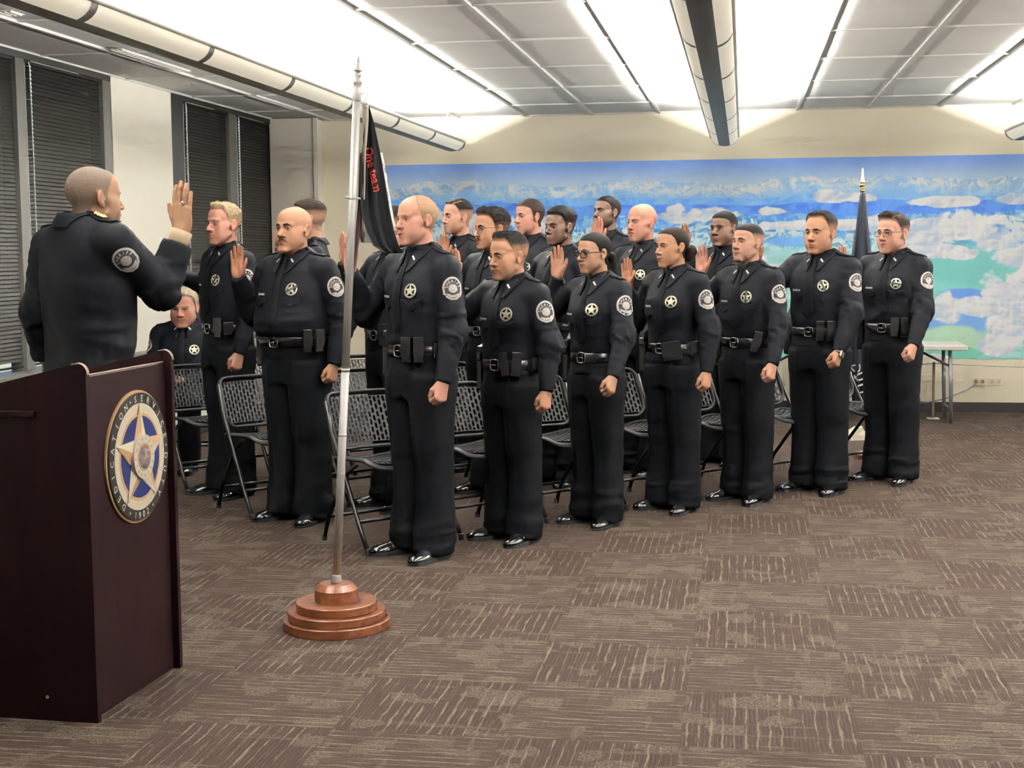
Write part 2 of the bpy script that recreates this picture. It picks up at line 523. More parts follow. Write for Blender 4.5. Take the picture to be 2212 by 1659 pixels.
def morph(v, p):
    """base head -> this person's head"""
    v = np.array(v, float); x, y, z = v[:, 0].copy(), v[:, 1].copy(), v[:, 2].copy()
    face = sstep(-.01, .05, y)
    low = sstep(-.025, -.095, z) * sstep(-.17, -.12, z)
    sx = p.get('wide', 1.0) * (1 + p.get('jaw', 0) * low + p.get('cheek', 0) * np.exp(-((z + .045) / .03) ** 2) * sstep(-.03, .03, y))
    neck = sstep(-.09, -.15, z)
    sx = sx * (1 + (p.get('neck', 1.0) - 1) * neck)
    X = x * sx
    Y = y * p.get('deep', 1.0)
    Y = np.where(neck > 0, Y + (p.get('neck', 1.0) - 1) * neck * (y + .04), Y)
    Z = z.copy()
    fl = p.get('facel', 0.0)     # longer lower face
    Z = Z - fl * sstep(-.01, -.11, z) * sstep(-.19, -.13, z) * face
    ns = np.exp(-((x / .02) ** 2 + ((y - .1) / .03) ** 2 + ((z + .03) / .02) ** 2))
    X = X + x * ns * p.get('nosew', 0.0)
    Y = Y + ns * p.get('nosel', 0.0)
    br = np.exp(-((x / .011) ** 2 + ((y - .085) / .02) ** 2 + ((z + .004) / .02) ** 2))
    Y = Y + br * p.get('bridge', 0.0)
    lip = np.exp(-((x / .024) ** 2 + ((y - .09) / .022) ** 2 + ((z + .068) / .012) ** 2))
    Y = Y + lip * p.get('lips', 0.0)
    ch = np.exp(-((x / .025) ** 2 + ((y - .075) / .03) ** 2 + ((z + .105) / .02) ** 2))
    Y = Y + ch * p.get('chin', 0.0)
    dbl = np.exp(-((x / .05) ** 2 + ((y - .02) / .04) ** 2 + ((z + .115) / .025) ** 2))
    Z = Z - dbl * p.get('dbl', 0.0); Y = Y + dbl * p.get('dbl', 0.0) * .6
    mo = p.get('mouth', 0.0)
    if mo:
        g = np.exp(-((x / .03) ** 2)) * face
        Z = Z - mo * g * sstep(-.0672, -.0695, z) * sstep(-.15, -.105, z)
        Z = Z + mo * .25 * np.exp(-((x / .018) ** 2 + ((z + .0625) / .006) ** 2)) * face
    bk = p.get('crown', 0.0)
    Z = Z + bk * sstep(.04, .11, z)
    return np.stack([X, Y, Z], 1)

def eye_part(side, p):
    """sclera, iris, pupil and lash line of one eye (base-head space)"""
    op = p.get('eye_open', .85) * .80 if p.get('eye_open', .85) > .15 else p.get('eye_open')
    nu, nv = 25, 9; V = []; C = []
    iris = np.array(p.get('iris', (.05, .025, .012)))
    gaze = p.get('gaze', 0.0)
    tilt = p.get('eye_tilt', .0012)
    xi, xo = .0185, .0445
    def up(t): return tilt * t - .0015 + op * .0066 * math.sin(math.pi * min(1, t ** .85)) ** .85
    def dn(t): return tilt * t - .0015 - (.0014 + .0026 * op) * math.sin(math.pi * t) ** .9
    F = []
    if op > .15:
        for i in range(nu):
            t = i / (nu - 1)
            for j in range(nv):
                s = j / (nv - 1)
                z = dn(t) + (up(t) - dn(t)) * s; x = xi + (xo - xi) * t
                q = on_face(side * x, z, .0006); V.append(q)
                r = math.hypot(x - (.0312 + side * gaze), z - .0006)
                C.append((.004, .003, .003) if r < .0021 else tuple(iris) if r < .0056 else (.36, .33, .30))  # white of the eye toned down, lid shade put into its colour
        F += [tuple(f) for f in grid_faces(nu, nv)]
    # lash line
    n0 = len(V); k = 15; th = p.get('lash', .0020)
    for i in range(k):
        t = i / (k - 1); x = xi - .0006 + (xo - xi + .0022) * t
        zz = up(t) if op > .15 else dn(t) - .0006
        w = th * (.45 + .55 * math.sin(math.pi * t)) + .0002
        for dz, off in ((-w * .5, .0012), (w * .5, .0016)):
            V.append(on_face(side * x, zz + dz, off)); C.append((.012, .009, .008))
    F += [(n0 + 2 * i, n0 + 2 * i + 1, n0 + 2 * i + 3, n0 + 2 * i + 2) for i in range(k - 1)]
    return np.array(V), F, np.array(C)

def brow_part(side, p):
    V = []; k = 14; th = p.get('brow', .0075); lift = p.get('brow_z', .0180); arch = p.get('arch', .0028)
    for i in range(k):
        t = i / (k - 1); x = .0125 + .036 * t
        z = lift + arch * math.sin(math.pi * min(1, t * 1.15) ** 1.2) - .0035 * max(0, t - .55) * 2 + p.get('brow_in', 0.0) * (1 - t)
        w = th * (.75 + .35 * math.sin(math.pi * t) - .55 * t ** 3)
        for s in (-.5, 0, .5):
            V.append(on_face(side * x, z + w * s, .0004 if s else .0022))
    F = [tuple(f) for f in grid_faces(k, 3)]
    return np.array(V), F

def stache_part(p):
    V = []; k = 19; w_, h_ = p.get('st_w', .027), p.get('st_h', .0085)
    for i in range(k):
        t = -1 + 2 * i / (k - 1); x = w_ * t
        zc = -.0555 - p.get('st_drop', .010) * abs(t) ** 1.6
        hh = h_ * (1 - .55 * abs(t) ** 2) * (1 - .25 * math.exp(-(t / .12) ** 2))
        for s in (-.5, -.2, .2, .5):
            V.append(on_face(x, zc + hh * s, .0004 if abs(s) > .4 else p.get('st_t', .0036)))
    return np.array(V), [tuple(f) for f in grid_faces(k, 4)]

AZ_K = [0, 25, 45, 57, 66, 73, 79, 87, 104, 113, 130, 180]
def hair_shell(p):
    """scalp region of the base head, lifted; returns verts, faces, density"""
    x, y, z = np.abs(HV[:, 0]), HV[:, 1], HV[:, 2]
    az = np.degrees(np.arctan2(x, y + .012))
    zf = p.get('zf', .078); sb = p.get('burn', -.018)
    zl = np.interp(az, AZ_K, [zf, zf - .001, zf - .008, .052, .030, sb, sb, .022, .023, -.030, p.get('nape', -.070), p.get('nape', -.070) - .012])
    zl = zl + p.get('recede', 0.0) * np.exp(-((az - 36) / 13) ** 2)
    e = z - zl
    n0 = noise3(HV * 420, 3)
    msk = (e > 0) & (HM['ear'] < .55)
    ramp = sstep(0, p.get('edge', .010), e)
    hgt = sstep(p.get('f0', .02), p.get('f1', .065), z)
    th = p.get('side', .004) * (1 - hgt) + p.get('top', .012) * hgt
    top = sstep(.07, .105, z)
    th = th + p.get('quiff', 0.0) * sstep(.0, .06, y) * sstep(.055, .09, z)
    th = th + p.get('backt', 0.0) * sstep(.02, -.07, y) * sstep(-.03, .05, z)
    st = p.get('strand', .25)
    P2 = HV * np.array(p.get('sdir', (260, 60, 120)))
    th = th * (1 + st * noise3(P2, 1) + .4 * st * noise3(P2 * 2.3, 7)) * (.12 + .88 * ramp)
    th = np.maximum(th, .0004)
    D = HN + np.array([0, p.get('fwd', 0.0), p.get('lift', 0.25)]) * hgt[:, None]
    D /= np.linalg.norm(D, axis=1)[:, None]
    P = HV + D * th[:, None]
    if 'part' in p:   # side parting: a groove along y on one side
        g = np.exp(-((HV[:, 0] - p['part']) / .0035) ** 2) * sstep(-.03, .0, y) * sstep(.04, .06, z)
        P -= HN * (th * .75 * g)[:, None]
    else: g = 0
    dens = (p.get('dside', 1.0) * (1 - hgt) + hgt * p.get('dtop', 1.0)) * sstep(-.001, p.get('soft', .007), e)
    dens = dens * (1 - .5 * g)
    if 'thin' in p: dens = dens * (1 - p['thin'] * sstep(.02, .05, y) * sstep(.07, .09, z))
    f = msk[HQ].all(1); q = HQ[f]
    used = np.unique(q); mp = np.full(len(HV), -1); mp[used] = np.arange(len(used))
    return P[used], mp[q], np.clip(dens * 1.12 * (1 + .10 * n0), 0, 1)[used]

# ------------------------------------------------------------------ hands, built once
def make_open_hand():
    """right hand, wrist at the origin, fingers +Z, palm faces +Y, thumb to -X"""
    h = .0022; V = Vol((-.085, -.04, -.075), (.06, .05, .205), h)
    palm = None
    for a, b, ra, rb in (((-.020, 0, .012), (-.030, .002, .094), .0165, .0110), ((-.004, 0, .010), (-.010, .0, .099), .0170, .0115),
                         ((.010, 0, .010), (.0115, .0, .096), .0165, .0112), ((.021, .001, .014), (.0315, .002, .086), .0145, .0100)):
        c = sd_cone(V, a, b, ra, rb); palm = c if palm is None else smin(palm, c, .014)
    palm = smin(palm, sd_ell(V, (-.028, .009, .036), (.017, .014, .030)), .012)      # thumb pad
    palm = smin(palm, sd_ell(V, (.026, .007, .038), (.012, .012, .032)), .010)
    palm = ssub(palm, sd_ell(V, (0, .030, .060), (.020, .017, .030)), .012)
    d = palm
    fingers = [((-.0305, .002, .092), (-.0325, .003, .128), (-.0322, .006, .152), (-.0315, .010, .170), .0101),
               ((-.0100, .001, .097), (-.0110, .002, .138), (-.0110, .005, .164), (-.0110, .009, .184), .0103),
               ((.0115, .001, .094), (.0125, .003, .132), (.0130, .006, .157), (.0122, .010, .175), .0099),
               ((.0315, .002, .084), (.0335, .004, .112), (.0340, .007, .131), (.0340, .010, .146), .0088)]
    for a, b, c, e, r in fingers:
        fg = smin(sd_cone(V, a, b, r * 1.04, r * .95), sd_cone(V, b, c, r * .97, r * .88), .003)
        fg = smin(fg, sd_cone(V, c, e, r * .90, r * .76), .003)
        d = smin(d, fg, .0035)
    th = smin(sd_cone(V, (-.026, .006, .026), (-.050, .013, .058), .0155, .0118), sd_cone(V, (-.050, .013, .058), (-.061, .014, .083), .0112, .0100), .004)
    th = smin(th, sd_cone(V, (-.061, .014, .083), (-.064, .012, .104), .0102, .0080), .003)
    d = smin(d, th, .008)
    wr = smin(sd_ell(V, (0, 0, -.03), (.0270, .0200, .07)), sd_cone(V, (0, 0, -.10), (0, 0, .01), .025, .021), .01)
    d = smin(d, wr, .014)
    v, q = nets(d, V.lo, h); v = lap(v, q, 1, .4)
    q = q[(v[q][:, :, 2] > -.071).all(1)]
    return v, q

def make_fist():
    """left hand hanging, wrist at the origin, hand along -Z, back of the hand faces -X, thumb to +Y"""
    h = .0022; V = Vol((-.04, -.065, -.135), (.06, .07, .075), h)
    d = None
    for y0, y1, zk, r in ((.018, .027, -.084, .0125), (.005, .0085, -.090, .0130), (-.007, -.0105, -.087, .0125), (-.017, -.0280, -.079, .0112)):
        c = sd_cone(V, (0, y0, -.010), (-.003, y1, zk), .0165, r); d = c if d is None else smin(d, c, .014)
    d = smin(d, sd_ell(V, (.010, .020, -.038), (.014, .017, .030)), .012)
    for y, zk, r, ln in ((.0285, -.086, .0098, .040), (.0090, -.092, .0102, .043), (-.0110, -.089, .0098, .040), (-.0295, -.080, .0088, .033)):
        a = (-.001, y, zk); b = (.026, y * .97, zk - .016); c = (.044, y * .93, zk + .008); e = (.030, y * .9, zk + .026)
        fg = smin(sd_cone(V, a, b, r * 1.05, r), sd_cone(V, b, c, r, r * .94), .004)
        fg = smin(fg, sd_cone(V, c, e, r * .94, r * .85), .004)
        d = smin(d, fg, .004)
    th = smin(sd_cone(V, (.010, .022, -.022), (.020, .041, -.052), .0150, .0118), sd_cone(V, (.020, .041, -.052), (.030, .038, -.078), .0116, .0100), .004)
    th = smin(th, sd_cone(V, (.030, .038, -.078), (.038, .020, -.090), .0100, .0085), .004)
    d = smin(d, th, .007)
    wr = smin(sd_ell(V, (0, 0, .03), (.0200, .0270, .07)), sd_cone(V, (0, 0, .10), (0, 0, -.01), .025, .021), .01)
    d = smin(d, wr, .014)
    v, q = nets(d, V.lo, h); v = lap(v, q, 1, .4)
    q = q[(v[q][:, :, 2] < .071).all(1)]
    return v, q

OHV, OHQ = make_open_hand()
FSV, FSQ = make_fist()

def make_shoe():
    """right shoe: heel at the origin, toe to +Y"""
    h = .0034; V = Vol((-.075, -.06, -.005), (.075, .28, .15), h)
    d = smin(sd_ell(V, (.004, .175, .022), (.047, .078, .034)), sd_ell(V, (.0, .075, .030), (.040, .105, .044)), .03)
    d = smin(d, sd_ell(V, (0, -.005, .035), (.037, .046, .052)), .03)
    d = smin(d, sd_cone(V, (0, .10, .048), (0, .015, .10), .030, .036), .03)
    d = ssub(d, sd_cone(V, (-.05, .118, .082), (.05, .118, .082), .004, .004), .004)
    d = np.maximum(d, (.016 - V.z)); d = np.maximum(d, V.z - .118)
    v, q = nets(d, V.lo, h); v = lap(v, q, 1, .4)
    out = []
    for i in range(40):
        a = 2 * math.pi * i / 40; y = .095 - .155 * math.cos(a)
        t = (y + .06) / .31
        w = np.interp(t, [0, .06, .18, .4, .62, .8, .93, 1], [.012, .030, .040, .038, .049, .050, .036, .008])
        out.append((w * (1 if math.sin(a) > 0 else -1) * min(1, abs(math.sin(a)) * 3.2) + .003 * t, y))
    return v, q, out

SHV, SHQ, SOLE = make_shoe()
# ------------------------------------------------------------------ uniform materials
def cloth_mat(name, color, rough=.60, sheen=.0):
    t = NT(name)
    nz = t.noise(9, t.obj(), 3); fine = t.noise(900, t.obj(), 2)
    t.set(color=t.mix(nz, tuple(c * .82 for c in color), tuple(c * 1.18 for c in color)), rough=rough, spec=.035, sheen=sheen, sheenr=.4)
    t.bump(t.math('ADD', t.math('MULTIPLY', fine, .35), t.noise(38, t.obj((1, 1, .45)), 3)), .35, .004)
    return t.m

M['skin'] = attr_mat('skin', .52, .20, (260, .12, .0008), sss=.08)
M['hair'] = attr_mat('hair', .65, .04, (420, .5, .002, (1, .35, .6)))
M['eye'] = attr_mat('eye', .12, .5)
M['brow'] = attr_mat('brow', .7, .05)
M['shirt'] = cloth_mat('black_shirt_cloth', (.0029, .0031, .0041))
M['trouser'] = cloth_mat('black_trouser_cloth', (.0023, .0025, .0032))
M['tie'] = cloth_mat('black_tie_cloth', (.0022, .0023, .0030), .7)
M['leather'] = simple('black_leather', (.006, .006, .0065), .24, 0, .28, .15, 60)
M['patent'] = simple('black_patent_leather', (.005, .005, .0055), .10, 0, .30, .1, 30)
M['sole'] = simple('shoe_sole_rubber', (.010, .010, .011), .6, 0, .15)
M['silver'] = simple('polished_silver', (.80, .78, .72), .22, .7, .5, .05)
M['badge'] = simple('badge_metal', (.82, .77, .60), .35, .45, .6, .10, 40)
M['chrome'] = simple('dark_chrome', (.45, .44, .42), .12, 1.0, .5, .05)
M['gold'] = simple('gold_metal', (.85, .58, .14), .28, 1.0, .5, .06)
M['patchw'] = simple('patch_white_thread', (.68, .64, .60), .85, 0, .2, .08, 300)
M['patchk'] = simple('patch_black_thread', (.012, .011, .012), .85, 0, .2, .1, 300)
M['pinw'] = simple('pin_enamel_white', (.78, .76, .70), .25, .3, .5, .03)
M['frame'] = simple('spectacle_frame', (.008, .008, .009), .4, 0, .15)
M['bband'] = simple('black_elastic_band', (.008, .008, .009), .8)
def glass_mat():
    t = NT('clear_lens'); t.set(color=(1, 1, 1), rough=.02, trans=1.0, ior=1.02, spec=.3, alpha=.25); return t.m
M['lens'] = glass_mat()
M['shirtcuff'] = cloth_mat('tan_cuff_cloth', (.40, .31, .21), .85, .1)
M['watch'] = simple('watch_titanium', (.62, .58, .50), .3, .9)
M['watchface'] = simple('watch_glass', (.03, .032, .035), .08)

BLACK = np.array([.009, .008, .008])
# ------------------------------------------------------------------ decals: flat templates wrapped on a surface
class Wrap:
    """flat drawing (u right, v up, metres) laid on a surface by ray casting"""
    def __init__(s, bvh, c, n, up, reach=.12):
        s.b = bvh; s.n = np.asarray(n, float) / np.linalg.norm(n)
        up = np.asarray(up, float); up = up - s.n * (up @ s.n); s.up = up / np.linalg.norm(up)
        s.u = np.cross(s.up, s.n); s.c = np.asarray(c, float); s.reach = reach
        s.miss = 0
    def at(s, u, v, off=0.0):
        o = s.c + s.u * u + s.up * v + s.n * s.reach
        h = s.b.ray_cast(Vector(o), Vector(-s.n), s.reach * 2.2)
        if h[0] is None:
            s.miss += 1; return s.c + s.u * u + s.up * v + s.n * off
        return np.array(h[0]) + s.n * off

def fan_poly(mb, W, poly, off, mi, rings=(0, .45, .75, 1.0), thick=.0008):
    """filled outline with inner rings so that it follows the surface"""
    P = np.array(poly, float); c = P.mean(0); k = len(P)
    V = [W.at(*c, off)]
    for r in rings[1:]:
        for q in P: V.append(W.at(*(c + (q - c) * r), off))
    for q in P: V.append(W.at(*q, off - thick))
    F = [(0, 1 + (i + 1) % k, 1 + i) for i in range(k)]
    nr = len(rings) - 1
    for a in range(nr):
        for i in range(k):
            F.append((1 + a * k + i, 1 + a * k + (i + 1) % k, 1 + (a + 1) * k + (i + 1) % k, 1 + (a + 1) * k + i))
    # poly is given clockwise seen from the front -> flip
    mb.add(V, [f[::-1] for f in F] if False else F, mi, False)

def ring_poly(mb, W, ro, ri, off, mi, n=30, thick=.0008, c=(0, 0)):
    o = disc_poly(ro, n, *c); i_ = disc_poly(ri, n, *c)
    V = [W.at(*q, off) for q in o] + [W.at(*q, off) for q in i_] + [W.at(*q, off - thick) for q in o] + [W.at(*q, off - thick) for q in i_]
    F = []
    for i in range(n):
        j = (i + 1) % n
        F += [(i, j, n + j, n + i), (2 * n + i, 2 * n + j, j, i), (n + i, n + j, 3 * n + j, 3 * n + i)]
    mb.add(V, F, mi)

def glyphs(mb, W, items, off, mi, shift=(0, 0)):
    for v, f in items:
        mb.add([W.at(a + shift[0], b + shift[1], off) for a, b in v], f, mi)

PATCH = [(math.sin(a) * .0455, .006 + .049 * math.cos(a)) for a in np.radians(np.linspace(-98, 98, 23))] + [(.0440, -.020), (.0330, -.039), (.0130, -.052), (-.0130, -.052), (-.0330, -.039), (-.0440, -.020)]
def patch_part(bvh, c, n, up, parent, s=1.0, name='shoulder_patch'):
    W = Wrap(bvh, c, n, up); mb = MB(); sc = lambda P, k=1.0: [(x * s * k, (y) * s * k) for x, y in P]
    fan_poly(mb, W, sc(PATCH), .0022, 0)
    fan_poly(mb, W, sc(PATCH, .83), .0028, 1)
    glyphs(mb, W, arc_text('SHERIFF', .0235 * s, .0195 * s, -80, 80, squash=.95), .0034, 0, (0, .004 * s))
    ring_poly(mb, W, .0215 * s, .0198 * s, .0034, 0, 26)
    fan_poly(mb, W, sc(disc_poly(.0185, 22)), .0033, 0)
    fan_poly(mb, W, sc(star_poly(.0170, .0068)), .0039, 1, (0, .6, 1))
    fan_poly(mb, W, sc(star_poly(.0145, .0058)), .0043, 0, (0, .6, 1))
    fan_poly(mb, W, sc([(-.031, -.020), (-.018, -.026), (0, -.028), (.018, -.026), (.031, -.020), (.026, -.032), (.012, -.041), (-.012, -.041), (-.026, -.032)]), .0034, 0, (0, .6, 1))
    glyphs(mb, W, arc_text('DENVER', .0375 * s, .0088 * s, 206, 154, inward=True, squash=.95), .0040, 1, (0, .006 * s))
    return mb.build(name, [M['patchw'], M['patchk']], parent)

def badge_part(bvh, c, n, up, parent, band=None):
    W = Wrap(bvh, c, n, up); mb = MB()
    ring_poly(mb, W, .034, .0262, .0042, 0, 30, .003)
    fan_poly(mb, W, star_poly(.0300, .0128), .0046, 0, (0, .5, 1), .003)
    fan_poly(mb, W, disc_poly(.0130, 20), .0062, 0, (0, .5, 1), .002)
    ring_poly(mb, W, .0125, .0105, .0066, 0, 20)
    glyphs(mb, W, arc_text('DENVER', .0278, .0062, -58, 58), .0048, 1); glyphs(mb, W, arc_text('SHERIFF', .0322, .0062, 240, 120, inward=True), .0048, 1)
    o = mb.build('badge', [M['badge'], M['leather']], parent)
    if band is not None:
        a = math.radians(band); mb = MB(); ca, sa = math.cos(a), math.sin(a); V = []
        for i in range(9):
            u = -.036 + .072 * i / 8
            for w in (-.0058, .0058): V.append(W.at(u * ca - w * sa, u * sa + w * ca, .0082))
        mb.add(V, [(2 * i, 2 * i + 2, 2 * i + 3, 2 * i + 1) for i in range(8)])
        mb.build('mourning_band', [M['bband']], o)
    return o

# ------------------------------------------------------------------ garments from distance fields
def ik(s, w, l1, l2, hint):
    s, w, hint = map(lambda a: np.asarray(a, float), (s, w, hint))
    d = w - s; L = np.linalg.norm(d); u = d / L
    if L > (l1 + l2) * .985: L = (l1 + l2) * .985; w = s + u * L
    a = (l1 * l1 - l2 * l2 + L * L) / (2 * L); h = math.sqrt(max(1e-6, l1 * l1 - a * a))
    hv = hint - u * (hint @ u); hv /= np.linalg.norm(hv)
    return s + u * a + hv * h, w

def sd_stack(V, zs, A, B, C, n=2.3, x0=None):
    """stack of superellipses along z; x0: optional centre in x per level"""
    z = np.clip(V.z, zs[0], zs[-1])
    a = np.interp(z, zs, A).astype(f32); b = np.interp(z, zs, B).astype(f32); c = np.interp(z, zs, C).astype(f32)
    x = V.x - (np.interp(z, zs, x0).astype(f32) if x0 is not None else 0)
    q = ((np.abs(x) / a) ** n + (np.abs(V.y - c) / b) ** n) ** (1.0 / n)
    d = (q - 1) * np.minimum(a, b)
    return np.maximum(d, np.maximum(V.z - zs[-1], zs[0] - V.z))

def folds(P, sc, seed):
    n1 = noise3(P * np.asarray(sc), seed)
    w = noise3(P * 5.0, seed + 20) * .06
    n2 = noise3((P + w[:, None]) * np.asarray(sc) * 1.9, seed + 3)
    return (1 - np.abs(n1) * 2.2) * .65 + (1 - np.abs(n2) * 2.2) * .35

SKIN = dict(pale=(.62, .39, .30), fair=(.57, .345, .26), pink=(.58, .325, .25), olive=(.49, .30, .205), tan=(.44, .25, .16),
            brown=(.33, .17, .10), dark=(.105, .058, .037), deep=(.082, .044, .029), midbrown=(.33, .20, .125))

def rot_axis(a, b):
    """rotation matrix taking unit a to unit b"""
    v = np.cross(a, b); c = float(np.dot(a, b)); K = np.array([[0, -v[2], v[1]], [v[2], 0, -v[0]], [-v[1], v[0], 0]])
    return np.eye(3) + K + K @ K / (1 + c + 1e-9)

def build_person(p):
    """p: ground point, facing, height and looks.  Local axes: +Y ahead, +X the person's right."""
    g = np.array(p['pos'], float); ang = p['rz']
    root = empty('person', (g[0], g[1], p.get('z0', 0.0)), ang)
    tag(root, p['label'], 'person', p.get('group'))
    H = p['H']; S = H / 1.78; bw = p.get('bw', 1.0) * S; bd = p.get('bd', 1.0) * S; belly = p.get('belly', 0.0)
    hs = p.get('hs', 1.0); hp = p.get('head', {})
    sit = p.get('sit', False); dress = p.get('coat', False)
    seed = p.get('seed', 1)
    base = np.array(SKIN[p['skin']]) * np.array([.66, .605, .575])
    dz = p.get('drop', 0.0)                 # how far a seated torso comes down
    Z = lambda z: z * S - dz
    # ---- head
    top = H - dz
    hc = np.array([0, .018 + p.get('hfwd', 0.0), top - .117 * hs])
    yaw, pit, til = p.get('yaw', 0.0), p.get('pitch', 0.0), p.get('tilt', 0.0)
    Rh = np.array(Euler((pit, til, yaw), 'XYZ').to_matrix())
    piv = np.array([0, -.03, -.10])
    def place(v):
        w = (sstep(-.235, -.10, v[:, 2]))[:, None]
        r = (v - piv) @ Rh.T + piv
        return (v * (1 - w) + r * w) * hs + hc
    hv = morph(HV, hp)
    lipc = np.array(p.get('lipc', base * np.array([.78, .60, .58])))
    c = np.tile(base, (len(HV), 1))
    c *= 1 + (HM['flush'] * min(.8, p.get('flush', .35) * .7))[:, None] * np.array([.06, -.16, -.17])
    c *= 1 - (HM['socket'] * p.get('sock', .30))[:, None]  # shade painted into the skin of the eye sockets
    stub = p.get('stub', .15)
    c = c * (1 - (HM['stub'] * stub)[:, None]) + (HM['stub'] * stub)[:, None] * np.array(p.get('stubc', (.03, .026, .024)))
    c = c * (1 - HM['lip'][:, None]) + lipc * HM['lip'][:, None]
    c *= 1 - .65 * HM['nostril'][:, None]  # shade of the nostril hollows painted into the skin
    c *= 1 + .05 * noise3(HV * 60, seed)[:, None]
    head_v = place(hv)
    parts = [(head_v, HQ, c)]
    # ---- arms
    sw = p.get('sw', .187) * bw / 1.0
    shz = p.get('shz', 0.0); zs_ = Z(1.425) + shz
    arms = {}
    l1, l2 = .295 * S * p.get('arm', 1.0), .262 * S * p.get('arm', 1.0)
    for side, key in ((1, 'hr'), (-1, 'hl')):
        sh = np.array([side * sw, -.012, zs_ + (.012 if p.get(key + '_up') else 0)])
        w = np.array(p[key], float)
        hint = np.array(p.get(key + '_hint', (side * .35, -.6, -.7)), float)
        el, w = ik(sh, w, l1, l2, hint); arms[side] = (sh, el, w)
    hsc = p.get('hand', .95) * (.55 + .45 * S)
    palmc = base * np.array(p.get('palm', (1.02, .92, .92)))
    for side, key in ((1, 'hr'), (-1, 'hl')):
        sh, el, w = arms[side]; kind = p.get(key + '_kind', 'open' if side == 1 else 'fist')
        fd = (w - el) / np.linalg.norm(w - el)
        if kind == 'open':
            v = OHV.copy(); q = OHQ
            if side == -1: v = v * np.array([-1, 1, 1]); q = q[:, ::-1]
            R = np.array(Euler(p.get(key + '_rot', (0, 0, 0)), 'XYZ').to_matrix())
            cc = np.tile(palmc, (len(v), 1)); cc *= 1 + .06 * noise3(v * 55, 4)[:, None]
            pal = sstep(-.004, .006, v[:, 1]); cc = cc * pal[:, None] + base * (1 - pal[:, None])
        else:
            v = FSV.copy(); q = FSQ
            if side == 1: v = v * np.array([-1, 1, 1]); q = q[:, ::-1]
            R = rot_axis(np.array([0, 0, -1.0]), fd) @ np.array(Euler(p.get(key + '_rot', (0, 0, 0)), 'XYZ').to_matrix())
            cc = np.tile(base, (len(v), 1)); cc *= 1 + .05 * noise3(v * 60, 5)[:, None]
        if kind == 'open':   # palm keeps its own attitude, the wrist end follows the forearm
            zax = R @ np.array([0, 0, 1.0]); R2 = rot_axis(zax, fd) @ R
            k = sstep(.020, -.035, v[:, 2])[:, None]; vv = v * hsc
            parts.append((vv @ R.T * (1 - k) + vv @ R2.T * k + w, q, cc))
        else: parts.append(((v * hsc) @ R.T + w, q, cc))
    # ---- inner core joins head, arms and legs
    hip_z = Z(.93) if not sit else p['seat_z'] + .10
    h = .02; VV = Vol((-.75, -.55, min(hip_z, .3) - .5 if sit else .05), (.75, .75, top - .16), h)
    d = sd_cone(VV, (0, -.03, Z(1.50)), (0, -.01, hip_z), .055, .09)
    d = smin(d, sd_ell(VV, (0, -.01, Z(1.32)), (.13 * bw, .07 * bd, .15)), .04)
    for side in (1, -1):
        sh, el, w = arms[side]
        d = smin(d, sd_cone(VV, sh - [side * .02, 0, .015], el, .036, .028), .03); d = smin(d, sd_cone(VV, el, w, .028, .022), .02)
    cv, cq = nets(d, VV.lo, h)
    parts.append((cv, cq, np.tile(base, (len(cv), 1))))
    n = 0; vs = []; qs = []; cs = []
    for v, q, cc in parts:
        vs.append(v); qs.append(q + n); cs.append(cc); n += len(v)
    body = mk('body', np.concatenate(vs), np.concatenate(qs), M['skin'], root, col=np.concatenate(cs))
    # ---- eyes, brows, hair
    hcol = np.array(p.get('hair', BLACK)); hcol = hcol * (.28 if hcol.max() < .05 else .80)
    bcol = np.array(p.get('browc', hcol))
    for side in (-1, 1):
        v, f, cc = eye_part(side, hp); mk('eye', place(morph(v, hp)), f, M['eye'], root, col=cc)
        v, f = brow_part(side, hp); mk('eyebrow', place(morph(v, hp)), f, M['brow'], root, col=bcol)
    if p.get('mouth_dark'):  # dark sheet over the lips, painted as the shade inside an open mouth
        V = []; k = 13; wd = p.get('mouth_w', .017)
        for i in range(k):
            t = -1 + 2 * i / (k - 1)
            for s_ in (-1, 0, 1):
                V.append(on_face(wd * t, -.0684 + s_ * p['mouth_dark'] * (1 - t * t), .0028 - .002 * t * t))
        mk('mouth_opening', place(morph(np.array(V), dict(hp, mouth=0)) - np.array([0, 0, hp.get('mouth', 0) * .45])), [tuple(f) for f in grid_faces(k, 3)], M['brow'], root, col=np.array([.035, .010, .008]))
    if 'stache' in p:
        v, f = stache_part(p['stache']); mk('moustache', place(morph(v, hp)), f, M['brow'], root, col=np.array(p['stache'].get('c', BLACK)))
    if p.get('cut'):
        v, q, dn = hair_shell(p['cut'])
        nz = noise3(HV[:len(v)] * 0 + v * 130, 2)
        skinc = base * np.array([.98, .97, .97])
        cc = skinc * (1 - dn[:, None]) + hcol * dn[:, None] * (1 + p['cut'].get('var', .25) * nz[:, None])
        ho = mk('hair', place(morph(v, hp)), q, M['hair'], root, col=np.clip(cc, 0, 1))
        if p.get('bun') or p.get('tail'):
            B = Vol((-.1, -.24, -.30), (.1, -.03, .12), .004)
            if p.get('bun'):
                d = smin(sd_ell(B, (0, -.150, -.028), (.036, .034, .040)), sd_cone(B, (0, -.10, -.01), (0, -.135, -.02), .022, .02), .02)
                d = smin(d, sd_ell(B, (0, -.135, -.062), (.024, .022, .03)), .02)
            else:
                d = sd_cone(B, (0, -.10, .0), (0, -.140, -.03), .020, .024)
                d = smin(d, sd_cone(B, (0, -.140, -.03), (.0, -.150, -.13), .024, .030), .02)
                d = smin(d, sd_cone(B, (.0, -.150, -.13), (.0, -.125, -.24), .030, .012), .02)
            v, q = nets(d, B.lo, .004); nn = vnormals(v, q)
            v = v + nn * (.0016 * noise3(v * np.array([200, 200, 30]), 3))[:, None]
            mk('hair_bun' if p.get('bun') else 'ponytail', place(v), q, M['hair'], ho, col=hcol)
